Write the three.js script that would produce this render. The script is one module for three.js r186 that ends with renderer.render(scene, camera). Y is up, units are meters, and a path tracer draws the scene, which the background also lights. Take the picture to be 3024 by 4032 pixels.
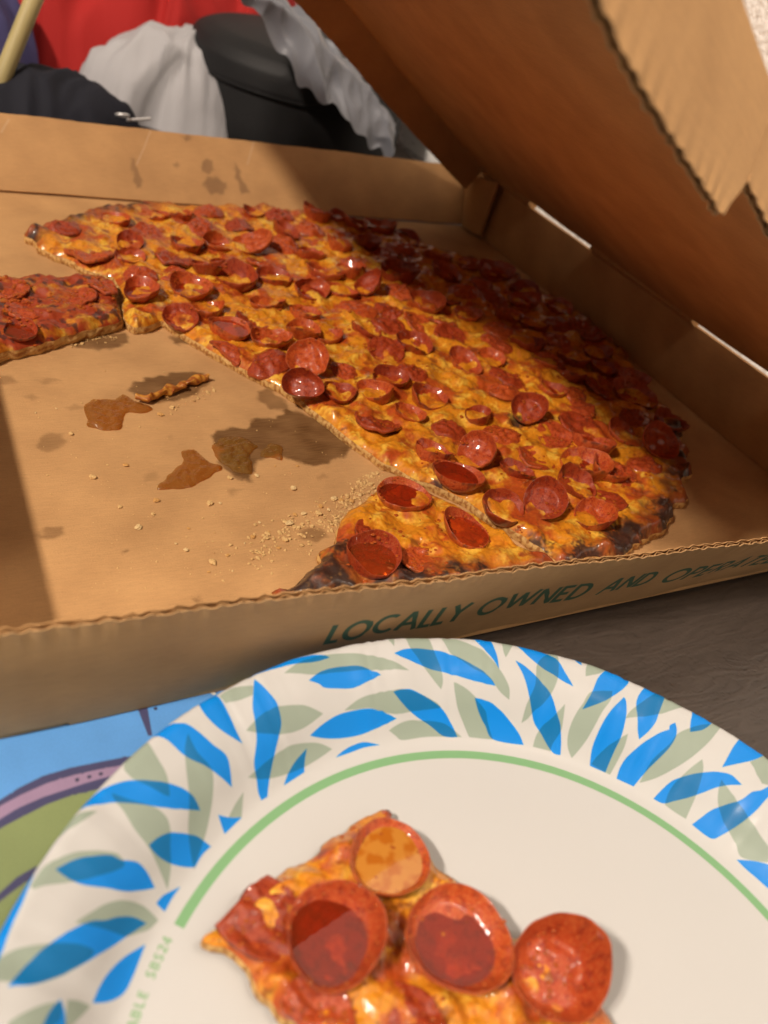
import * as THREE from 'three';
import { mergeGeometries, mergeVertices, toCreasedNormals } from 'three/addons/utils/BufferGeometryUtils.js';
import { createNoise2D, createNoise3D } from 'simplex-noise';

// ---------- camera, exposure, lamp position ----------
const scene = new THREE.Scene();
scene.background = new THREE.Color(0x000000);
const camera = new THREE.PerspectiveCamera(63.94, 0.75, 0.01, 20);
camera.rotation.order = 'YXZ';
camera.position.set(-0.00674, 0.20948, 0.15664);
camera.rotation.set(-0.64029, -0.63861, 0.2953);
camera.focus = 0.33;
camera.userData.fStop = 9.5;
const renderer = new THREE.WebGLRenderer({ antialias: true });
renderer.toneMapping = THREE.LinearToneMapping;
renderer.toneMappingExposure = 1.0;
renderer.shadowMap.enabled = true;
const LAMP_AT = [-0.95, 1.3, 0.17];
const LAMP_POWER = 4.9;
const LAMP2_AT = [0.28, 1.45, 0.5];
const LAMP2_POWER = 1.1;
const LAMP_COLOR = 0xffeedd;

// ---------- helpers ----------
function rng(seed) { let a = seed >>> 0; return () => { a = (a + 0x6D2B79F5) >>> 0; let t = Math.imul(a ^ (a >>> 15), 1 | a); t = (t + Math.imul(t ^ (t >>> 7), 61 | t)) ^ t; return ((t ^ (t >>> 14)) >>> 0) / 4294967296; }; }
const R0 = rng(7);
const n2 = createNoise2D(rng(11)), n2b = createNoise2D(rng(23)), n3 = createNoise3D(rng(37));
const clamp = (x, a = 0, b = 1) => Math.min(b, Math.max(a, x));
const mix = (a, b, t) => a + (b - a) * t;
const sstep = (a, b, x) => { const t = clamp((x - a) / (b - a)); return t * t * (3 - 2 * t); };
const fbm = (x, y, o = 4) => { let s = 0, a = 0.5; for (let i = 0; i < o; i++) { s += a * n2(x, y); x = x * 2.03 + 17.1; y = y * 2.03 - 9.7; a *= 0.5; } return s; };
const ridge = (x, y) => 1 - Math.abs(n2b(x, y));
const toS = (c) => Math.round(255 * (c <= 0.0031308 ? 12.92 * c : 1.055 * Math.pow(clamp(c), 1 / 2.4) - 0.055));
const used = {};
function numbered(n) { used[n] = (used[n] || 0) + 1; return used[n] === 1 ? n : n + '_' + String(used[n] - 1).padStart(3, '0'); }
function mesh(name, geo, mat, parent = null) {
  const m = new THREE.Mesh(geo, mat); m.name = parent ? name : numbered(name); m.castShadow = m.receiveShadow = true; (parent || scene).add(m); return m;
}
function thing(name, label, category, group, at = [0, 0, 0]) {
  const g = new THREE.Group(); g.name = numbered(name); g.position.set(...at); g.userData = { label, category }; if (group) g.userData.group = group; scene.add(g); return g;
}
function tag(o, label, category, group, kind) { o.userData = { ...o.userData, label, category }; if (group) o.userData.group = group; if (kind) o.userData.kind = kind; return o; }
function struct(name, geo, mat, label, category) { const m = mesh(name, geo, mat); m.userData = { kind: 'structure', label, category }; return m; }
// texture computed per pixel: f(u, v) -> linear [r, g, b]; v runs up
function tex(w, h, f, srgb = true, repeat = false) {
  const d = new Uint8Array(w * h * 4);
  for (let j = 0; j < h; j++) for (let i = 0; i < w; i++) {
    const c = f((i + 0.5) / w, (j + 0.5) / h), k = (j * w + i) * 4;
    if (srgb) { d[k] = toS(c[0]); d[k + 1] = toS(c[1]); d[k + 2] = toS(c[2]); } else { d[k] = d[k + 1] = d[k + 2] = Math.round(255 * clamp(c)); }
    d[k + 3] = 255;
  }
  const t = new THREE.DataTexture(d, w, h); t.magFilter = THREE.LinearFilter; t.minFilter = THREE.LinearMipmapLinearFilter; t.generateMipmaps = true;
  if (srgb) t.colorSpace = THREE.SRGBColorSpace;
  t.wrapS = t.wrapT = repeat ? THREE.MirroredRepeatWrapping : THREE.ClampToEdgeWrapping; t.needsUpdate = true; return t;
}
// a grid surface: P(u, v) -> [x, y, z], UV(u, v) -> [s, t]
function gridGeo(nu, nv, P, UV, flip = false) {
  const pos = [], uv = [], idx = [];
  for (let j = 0; j <= nv; j++) for (let i = 0; i <= nu; i++) { pos.push(...P(i / nu, j / nv)); uv.push(...UV(i / nu, j / nv)); }
  for (let j = 0; j < nv; j++) for (let i = 0; i < nu; i++) { const a = j * (nu + 1) + i, b = a + 1, c = a + nu + 1, d = c + 1; flip ? idx.push(a, c, b, b, c, d) : idx.push(a, b, c, b, d, c); }
  const g = new THREE.BufferGeometry(); g.setAttribute('position', new THREE.Float32BufferAttribute(pos, 3)); g.setAttribute('uv', new THREE.Float32BufferAttribute(uv, 2)); g.setIndex(idx); g.computeVertexNormals(); return g;
}
// closed thin sheet: P(u, v, w), w from w0 to w1
function sheet(nu, nv, P, UV, w0, w1) {
  const parts = [gridGeo(nu, nv, (u, v) => P(u, v, w1), UV), gridGeo(nu, nv, (u, v) => P(u, v, w0), UV, true)];
  parts.push(gridGeo(nu, 1, (u, v) => P(u, 0, mix(w0, w1, v)), (u) => UV(u, 0)), gridGeo(nu, 1, (u, v) => P(u, 1, mix(w0, w1, v)), (u) => UV(u, 1), true));
  parts.push(gridGeo(1, nv, (u, v) => P(0, v, mix(w1, w0, u)), (u, v) => UV(0, v), true), gridGeo(1, nv, (u, v) => P(1, v, mix(w1, w0, u)), (u, v) => UV(1, v)));
  return mergeGeometries(parts);
}
// corrugated board: two liners and a waved medium with flutes across u. P(u, v, w) with w in 0..T; eU(u): extra height of the v = 1 edge
const T = 0.0024, PITCH = 0.0062;
function board(Lu, Lv, P, nu, nv, o = {}) {
  const wob = o.wobble ?? 0.00028, rough = o.rough ?? 0.0004, ph = o.phase ?? 0;
  const fine = Math.max(nu, Math.round(Lu / PITCH) * 6), off = o.uv || [0, 0];
  const UV = (u, v) => [off[0] + u * Lu, off[1] + v * Lv];
  const mk = (w0, w1, s, sgn) => sheet(fine, nv, (u, v, w) => {
    const e = sstep(0.9, 1, v), x = u * Lu;
    const wv = wob * Math.sin(2 * Math.PI * x / PITCH + ph) * (0.06 + 0.94 * e * e) * sgn + 0.00022 * n2(x * 300, s) * e;
    return P(u, v + e * rough * (n2(x * 240, s * 7) + 0.6 * n2(x * 900, s * 3)) / Lv, w + wv);
  }, UV, w0, w1);
  const medium = () => sheet(Math.round(Lu / PITCH) * 10, 2, (u, v, w) => {
    const x = u * Lu, c = T / 2 + (T / 2 - 0.0005) * Math.sin(2 * Math.PI * x / PITCH + ph);
    return P(u, v * (1 - 0.0006 / Lv) + 0.0, c + w);
  }, UV, -0.00012, 0.00012);
  const out = [];
  if (o.inner !== false) out.push(mk(0, 0.0004, 1.3, 1));
  if (o.outer !== false) out.push(mk(T - 0.0004, T, 5.7, 1));
  if (o.medium !== false) out.push(medium());
  return mergeGeometries(out);
}
// distance to polygon (metres) and inside test
function polyTools(poly, maxD = 0) {
  const N = poly.length, cell = maxD || 1, B = new Map();
  if (maxD) poly.forEach((a, i) => { const k = Math.floor(a[0] / cell) + ',' + Math.floor(a[1] / cell); (B.get(k) || B.set(k, []).get(k)).push(i); });
  const segNear = (x, z, list, best) => { for (const i of list) { const a = poly[(i + N - 1) % N], b = poly[i]; const dx = b[0] - a[0], dz = b[1] - a[1]; const t = clamp(((x - a[0]) * dx + (z - a[1]) * dz) / (dx * dx + dz * dz + 1e-12)); const qx = a[0] + t * dx, qz = a[1] + t * dz, d = (qx - x) ** 2 + (qz - z) ** 2; if (d < best[0]) { best[0] = d; best[1] = qx; best[2] = qz; } } };
  const nearB = (x, z) => { const best = [maxD * maxD, x, z], ci = Math.floor(x / cell), cj = Math.floor(z / cell); for (let a = -1; a <= 1; a++) for (let b = -1; b <= 1; b++) { const l = B.get((ci + a) + ',' + (cj + b)); if (l) segNear(x, z, l, best); } return [Math.sqrt(best[0]), best[1], best[2]]; };
  const inside = (x, z) => { let c = false; for (let i = 0, j = N - 1; i < N; j = i++) { const a = poly[i], b = poly[j]; if ((a[1] > z) !== (b[1] > z) && x < (b[0] - a[0]) * (z - a[1]) / (b[1] - a[1]) + a[0]) c = !c; } return c; };
  const near = (x, z) => { let bd = 1e9, bx = 0, bz = 0; for (let i = 0, j = N - 1; i < N; j = i++) { const a = poly[j], b = poly[i]; const dx = b[0] - a[0], dz = b[1] - a[1]; const t = clamp(((x - a[0]) * dx + (z - a[1]) * dz) / (dx * dx + dz * dz + 1e-12)); const qx = a[0] + t * dx, qz = a[1] + t * dz, d = (qx - x) ** 2 + (qz - z) ** 2; if (d < bd) { bd = d; bx = qx; bz = qz; } } return [Math.sqrt(bd), bx, bz]; };
  return { inside, near: maxD ? nearB : near };
}
// smooth closed curve through points (mm) -> metres, resampled and roughened
function outline(ptsMM, step, amp, seed, big = null) {
  const c = new THREE.CatmullRomCurve3(ptsMM.map(([x, z]) => new THREE.Vector3(x / 1000, 0, z / 1000)), true, 'catmullrom', 0.35);
  const n = Math.round(c.getLength() / step), out = [];
  for (let i = 0; i < n; i++) { const p = c.getPointAt(i / n), t = c.getTangentAt(i / n); const a = amp * (1.2 * n2(p.x * 105 + seed, p.z * 105) + 0.3 * n2(p.x * 460, p.z * 460 + seed)) + (big ? big(p.x, p.z) : 0); out.push([p.x - t.z * a, p.z + t.x * a]); }
  return out;
}
// height-field slab over a polygon. top(x, z, d) -> y, bottom(x, z) -> y. Returns { top, side } geometries and the height function
function slabOver(poly, g, top, bottom, uvf, sideRows = 5, sideBulge = 0, maxD = 0.007) {
  const { inside, near } = polyTools(poly, maxD);
  let x0 = 1e9, x1 = -1e9, z0 = 1e9, z1 = -1e9; for (const [x, z] of poly) { x0 = Math.min(x0, x); x1 = Math.max(x1, x); z0 = Math.min(z0, z); z1 = Math.max(z1, z); }
  x0 -= 2 * g; z0 -= 2 * g; const nx = Math.ceil((x1 + 2 * g - x0) / g), nz = Math.ceil((z1 + 2 * g - z0) / g);
  const ins = new Uint8Array((nx + 1) * (nz + 1)), id = new Int32Array((nx + 1) * (nz + 1)).fill(-1); const K = (i, j) => j * (nx + 1) + i;
  for (let j = 0; j <= nz; j++) for (let i = 0; i <= nx; i++) ins[K(i, j)] = inside(x0 + i * g, z0 + j * g) ? 1 : 0;
  const V = [], D = [], idx = [];
  const vert = (i, j) => { const k = K(i, j); if (id[k] >= 0) return id[k]; const x = x0 + i * g, z = z0 + j * g, q = near(x, z); id[k] = V.length; if (ins[k]) { V.push([x, z]); D.push(q[0]); } else { V.push([q[1], q[2]]); D.push(0); } return id[k]; };
  for (let j = 0; j < nz; j++) for (let i = 0; i < nx; i++) {
    const s = ins[K(i, j)] + ins[K(i + 1, j)] + ins[K(i, j + 1)] + ins[K(i + 1, j + 1)];
    if (s < 2 && !(s === 1)) continue; if (s === 0) continue;
    const a = vert(i, j), b = vert(i + 1, j), c = vert(i, j + 1), d = vert(i + 1, j + 1); idx.push(a, c, b, b, c, d);
  }
  const pos = [], uv = []; V.forEach(([x, z], k) => { pos.push(x, top(x, z, D[k]), z); uv.push(...uvf(x, z)); });
  const tg = new THREE.BufferGeometry(); tg.setAttribute('position', new THREE.Float32BufferAttribute(pos, 3)); tg.setAttribute('uv', new THREE.Float32BufferAttribute(uv, 2)); tg.setIndex(idx); tg.computeVertexNormals();
  { // normals near the rim from the height function, rounded over at the very edge
    const nm = tg.attributes.normal, hh = (x, z) => top(x, z, inside(x, z) ? near(x, z)[0] : 0), e = g * 0.8;
    let cx = 0, cz = 0; for (const [x, z] of poly) { cx += x / poly.length; cz += z / poly.length; }
    V.forEach(([x, z], k) => { if (D[k] > g * 2.2) return; let px = x, pz = z, ox = 0, oz = 0;
      const t = (V2) => { let dx = 0, dz = 0; for (let a = 0; a < 8; a++) { const ux = Math.cos(a * 0.7854), uz = Math.sin(a * 0.7854); if (inside(x + ux * g * 1.6, z + uz * g * 1.6)) { dx += ux; dz += uz; } } const l = Math.hypot(dx, dz) || 1; return [dx / l, dz / l]; };
      const iv = t(); if (D[k] < g) { px += iv[0] * g * 1.4; pz += iv[1] * g * 1.4; } ox = -iv[0]; oz = -iv[1];
      const gx = (hh(px + e, pz) - hh(px - e, pz)) / (2 * e), gz = (hh(px, pz + e) - hh(px, pz - e)) / (2 * e), w = 0.7 * (1 - clamp(D[k] / (g * 2.2)));
      const n = new THREE.Vector3(-gx + ox * w, 1, -gz + oz * w).normalize(); nm.setXYZ(k, n.x, n.y, n.z); });
  }
  // side skirt straight from the outline
  const sp = [], su = [], si = [], NPn = poly.length; let area = 0; for (let i = 0; i < NPn; i++) { const p = poly[i], q = poly[(i + 1) % NPn]; area += p[0] * q[1] - q[0] * p[1]; } const sg0 = area > 0 ? 1 : -1;
  for (let i = 0; i <= NPn; i++) { const [x, z] = poly[i % NPn], A = poly[(i + NPn - 1) % NPn], B = poly[(i + 1) % NPn], dx = B[0] - A[0], dz = B[1] - A[1], l = Math.hypot(dx, dz) || 1, ex = [dz / l * sg0, -dx / l * sg0], yt = top(x, z, 0), yb = bottom(x, z);
    for (let r = 0; r <= sideRows; r++) { const t = r / sideRows, b = sideBulge * (Math.sin(Math.PI * t) * 0.6 + n3(x * 170, t * 1.6, z * 170) * 0.9 * Math.sin(Math.PI * Math.min(1, t * 1.1))); sp.push(x + ex[0] * b, mix(yt, yb, t), z + ex[1] * b); su.push((x + z) * 1.0, mix(yt, yb, t)); } }
  for (let i = 0; i < NPn; i++) for (let r = 0; r < sideRows; r++) { const p = i * (sideRows + 1) + r, q = p + sideRows + 1; sg0 > 0 ? si.push(p, q, p + 1, q, q + 1, p + 1) : si.push(p, p + 1, q, q, p + 1, q + 1); }
  const sg = new THREE.BufferGeometry(); sg.setAttribute('position', new THREE.Float32BufferAttribute(sp, 3)); sg.setAttribute('uv', new THREE.Float32BufferAttribute(su, 2)); sg.setIndex(si); sg.computeVertexNormals();
  // underside
  const bp = [], bi = []; V.forEach(([x, z]) => bp.push(x, bottom(x, z), z)); for (let k = 0; k < idx.length; k += 3) bi.push(idx[k], idx[k + 2], idx[k + 1]);
  const bg = new THREE.BufferGeometry(); bg.setAttribute('position', new THREE.Float32BufferAttribute(bp, 3)); bg.setAttribute('uv', new THREE.Float32BufferAttribute(uv.slice(), 2)); bg.setIndex(bi); bg.computeVertexNormals();
  return { top: tg, side: mergeGeometries([sg, bg]), near, inside };
}
// ---------- measured layouts (millimetres) ----------
const BLUE = [[[-63.4,-110.7],[-59.7,-112.8],[-55.7,-112.5],[-52.6,-111.3],[-47.7,-106.2],[-44.0,-102.7],[-44.0,-96.7],[-50.0,-100.6],[-55.7,-103.8],[-59.7,-108.5]],[[-48.4,-118.1],[-45.4,-119.3],[-42.9,-120.2],[-41.5,-116.9],[-40.5,-113.0],[-39.7,-108.9],[-38.6,-105.8],[-43.5,-108.8],[-46.9,-112.7],[-48.4,-115.6]],[[-30.6,-121.8],[-28.7,-119.4],[-26.1,-114.8],[-25.6,-112.3],[-25.7,-109.0],[-27.1,-106.3],[-29.1,-103.0],[-32.0,-97.8],[-33.6,-93.9],[-35.7,-93.3],[-36.2,-95.4],[-36.0,-98.1],[-36.0,-101.5],[-34.2,-106.3],[-33.6,-110.9],[-33.2,-114.6]],[[-13.9,-118.5],[-9.1,-120.5],[-3.7,-120.9],[0.9,-120.4],[4.4,-119.4],[7.5,-117.6],[10.4,-115.7],[6.2,-115.0],[0.5,-114.3],[-6.6,-115.3],[-9.6,-116.0],[-10.8,-117.1]],[[-16.8,-105.7],[-12.9,-107.3],[-7.3,-108.8],[-1.4,-109.1],[3.9,-108.5],[8.4,-107.1],[13.0,-104.6],[6.6,-104.0],[0.7,-103.6],[-6.2,-103.9],[-12.4,-104.7]],[[-27.9,-95.8],[-25.7,-98.5],[-22.5,-101.0],[-18.4,-103.2],[-19.8,-100.5],[-20.6,-98.0],[-24.6,-96.8]],[[-9.5,-99.8],[-6.5,-101.0],[-2.6,-101.7],[1.1,-101.6],[5.8,-99.9],[0.3,-100.4],[-4.6,-100.1]],[[-33.6,-123.1],[-27.1,-124.7],[-20.0,-126.0],[-12.3,-126.2],[-7.0,-125.3],[-4.8,-124.1],[-10.2,-123.6],[-18.3,-123.9],[-25.8,-123.7]],[[16.8,-120.6],[20.3,-121.1],[24.7,-120.6],[29.2,-119.3],[33.5,-117.4],[37.9,-114.4],[41.8,-110.7],[45.0,-107.1],[46.7,-104.4],[47.4,-102.4],[42.5,-105.1],[35.0,-109.5],[27.4,-113.6],[20.5,-118.0]],[[13.2,-110.6],[16.2,-110.4],[19.5,-109.6],[24.0,-106.9],[27.4,-104.2],[29.7,-101.3],[31.2,-98.2],[32.1,-95.0],[27.6,-96.6],[23.8,-100.4],[18.3,-104.6],[15.0,-107.8]],[[39.9,-101.9],[44.3,-99.4],[47.7,-96.0],[50.2,-92.4],[52.1,-88.6],[52.6,-85.5],[43.6,-90.4],[41.9,-94.7],[40.6,-97.9],[40.1,-100.0]],[[57.1,-107.2],[59.4,-104.7],[62.0,-100.4],[63.9,-96.3],[64.7,-92.7],[64.9,-88.5],[65.1,-85.1],[64.3,-81.4],[62.9,-78.3],[60.7,-80.0],[58.9,-85.8],[57.5,-89.8],[57.4,-92.6],[57.6,-95.8],[57.8,-100.2],[57.6,-103.8]],[[46.1,-119.0],[48.9,-117.8],[51.8,-116.6],[51.5,-113.4],[51.4,-110.3],[50.4,-106.5],[49.3,-110.5],[48.1,-113.3],[46.6,-116.2]],[[59.6,-112.8],[63.7,-110.6],[67.5,-108.3],[69.7,-105.0],[71.4,-101.8],[72.0,-97.6],[72.4,-92.8],[68.9,-97.1],[66.2,-101.1],[63.9,-104.2],[61.5,-108.1]],[[76.9,-101.8],[79.2,-100.0],[78.4,-97.8],[77.4,-99.4]],[[86.7,-93.6],[89.4,-91.1],[92.1,-88.3],[90.4,-86.6],[86.0,-85.4],[81.4,-84.8],[77.9,-84.9],[72.5,-85.7],[75.6,-87.6],[78.3,-89.5],[81.3,-91.9],[84.1,-93.0]],[[96.3,-83.7],[98.5,-81.1],[100.6,-78.5],[97.8,-76.4],[95.0,-74.2],[92.7,-72.3],[89.6,-71.0],[86.1,-70.4],[86.7,-73.0],[88.1,-76.1],[89.2,-79.0],[90.6,-80.9],[92.8,-82.4]],[[87.0,-83.4],[87.0,-82.1],[86.1,-80.0],[84.8,-77.9],[81.4,-73.8],[78.2,-71.3],[74.1,-67.8],[70.4,-71.6],[72.1,-74.7],[73.7,-76.7],[76.8,-79.3],[80.8,-81.4]],[[98.3,-69.4],[97.6,-67.4],[95.9,-65.4],[92.8,-63.8],[88.8,-62.8],[85.3,-62.1],[80.4,-60.4],[76.6,-64.7],[78.5,-66.7],[80.7,-68.0],[83.4,-68.6],[87.4,-69.0],[91.6,-69.0],[95.4,-68.4],[96.3,-69.4]],[[106.2,-70.7],[107.8,-68.3],[110.1,-64.5],[107.6,-63.8],[104.6,-63.6],[101.0,-64.8],[102.9,-67.4]],[[114.6,-56.2],[116.4,-52.2],[118.0,-48.5],[115.5,-48.2],[111.8,-48.8],[103.7,-51.2],[107.0,-53.0],[110.7,-54.9]],[[84.2,-54.6],[87.6,-55.5],[90.7,-55.8],[94.5,-54.7],[98.2,-53.0],[101.8,-50.9],[104.6,-48.4],[105.5,-46.1],[105.9,-44.1],[103.1,-45.9],[99.8,-47.4],[96.2,-48.4],[92.5,-49.7],[89.1,-51.0],[86.1,-52.1]],[[90.7,-42.9],[93.9,-43.1],[96.8,-43.1],[100.7,-41.8],[104.0,-40.8],[107.2,-40.9],[109.8,-39.9],[114.1,-39.9],[112.3,-38.1],[108.7,-37.0],[106.0,-36.2],[102.9,-35.8],[99.6,-35.8],[96.3,-36.1],[93.4,-37.0]],[[96.4,-28.5],[99.5,-26.0],[102.3,-22.9],[103.8,-19.8],[100.5,-15.0],[99.2,-17.9],[98.1,-21.9],[97.1,-25.3]],[[-85.0,-95.1],[-82.0,-97.7],[-76.9,-99.3],[-72.2,-99.9],[-68.7,-99.5],[-64.1,-98.5],[-59.1,-97.0],[-56.3,-95.4],[-55.1,-93.9],[-54.4,-92.2],[-61.3,-92.3],[-66.4,-93.1],[-71.3,-94.3],[-76.7,-95.3],[-80.8,-95.3]],[[-69.8,-85.3],[-67.1,-86.7],[-63.9,-87.6],[-60.0,-87.5],[-56.2,-86.9],[-53.0,-84.6],[-55.9,-83.0],[-58.5,-80.5],[-61.5,-80.9],[-65.1,-81.8],[-68.2,-83.4]],[[-92.3,-82.1],[-88.8,-83.3],[-85.0,-83.7],[-79.7,-83.5],[-77.3,-82.4],[-73.8,-82.0],[-72.0,-80.8],[-70.9,-79.2],[-70.0,-77.0],[-73.5,-76.6],[-78.2,-76.2],[-82.3,-77.0],[-86.7,-77.9],[-89.5,-79.4]],[[-70.3,-73.9],[-68.0,-75.5],[-63.4,-76.8],[-66.0,-74.7],[-68.6,-72.0]],[[-105.1,-60.4],[-102.2,-63.2],[-98.8,-65.6],[-94.5,-67.9],[-87.4,-70.5],[-83.5,-70.8],[-79.7,-71.5],[-76.4,-71.4],[-73.6,-70.1],[-78.8,-67.9],[-82.5,-66.1],[-88.0,-63.5],[-93.2,-61.6],[-97.7,-60.5],[-100.8,-60.0],[-103.7,-60.4]],[[-89.0,-55.9],[-87.1,-58.5],[-84.4,-61.2],[-80.3,-63.9],[-74.8,-65.9],[-77.3,-62.4],[-79.2,-59.8],[-81.7,-57.1],[-85.1,-55.9]],[[-95.5,-56.7],[-95.1,-54.4],[-95.4,-51.2],[-97.5,-49.7],[-100.1,-51.7],[-98.0,-54.7]],[[-96.4,-83.6],[-98.5,-79.4],[-100.4,-76.0],[-102.6,-72.6],[-104.7,-68.6],[-106.5,-65.4],[-105.9,-71.1],[-102.8,-75.6],[-100.0,-79.3],[-97.6,-82.2]],[[-49.3,-91.3],[-46.4,-90.5],[-42.6,-90.1],[-48.5,-86.9]]];
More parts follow.
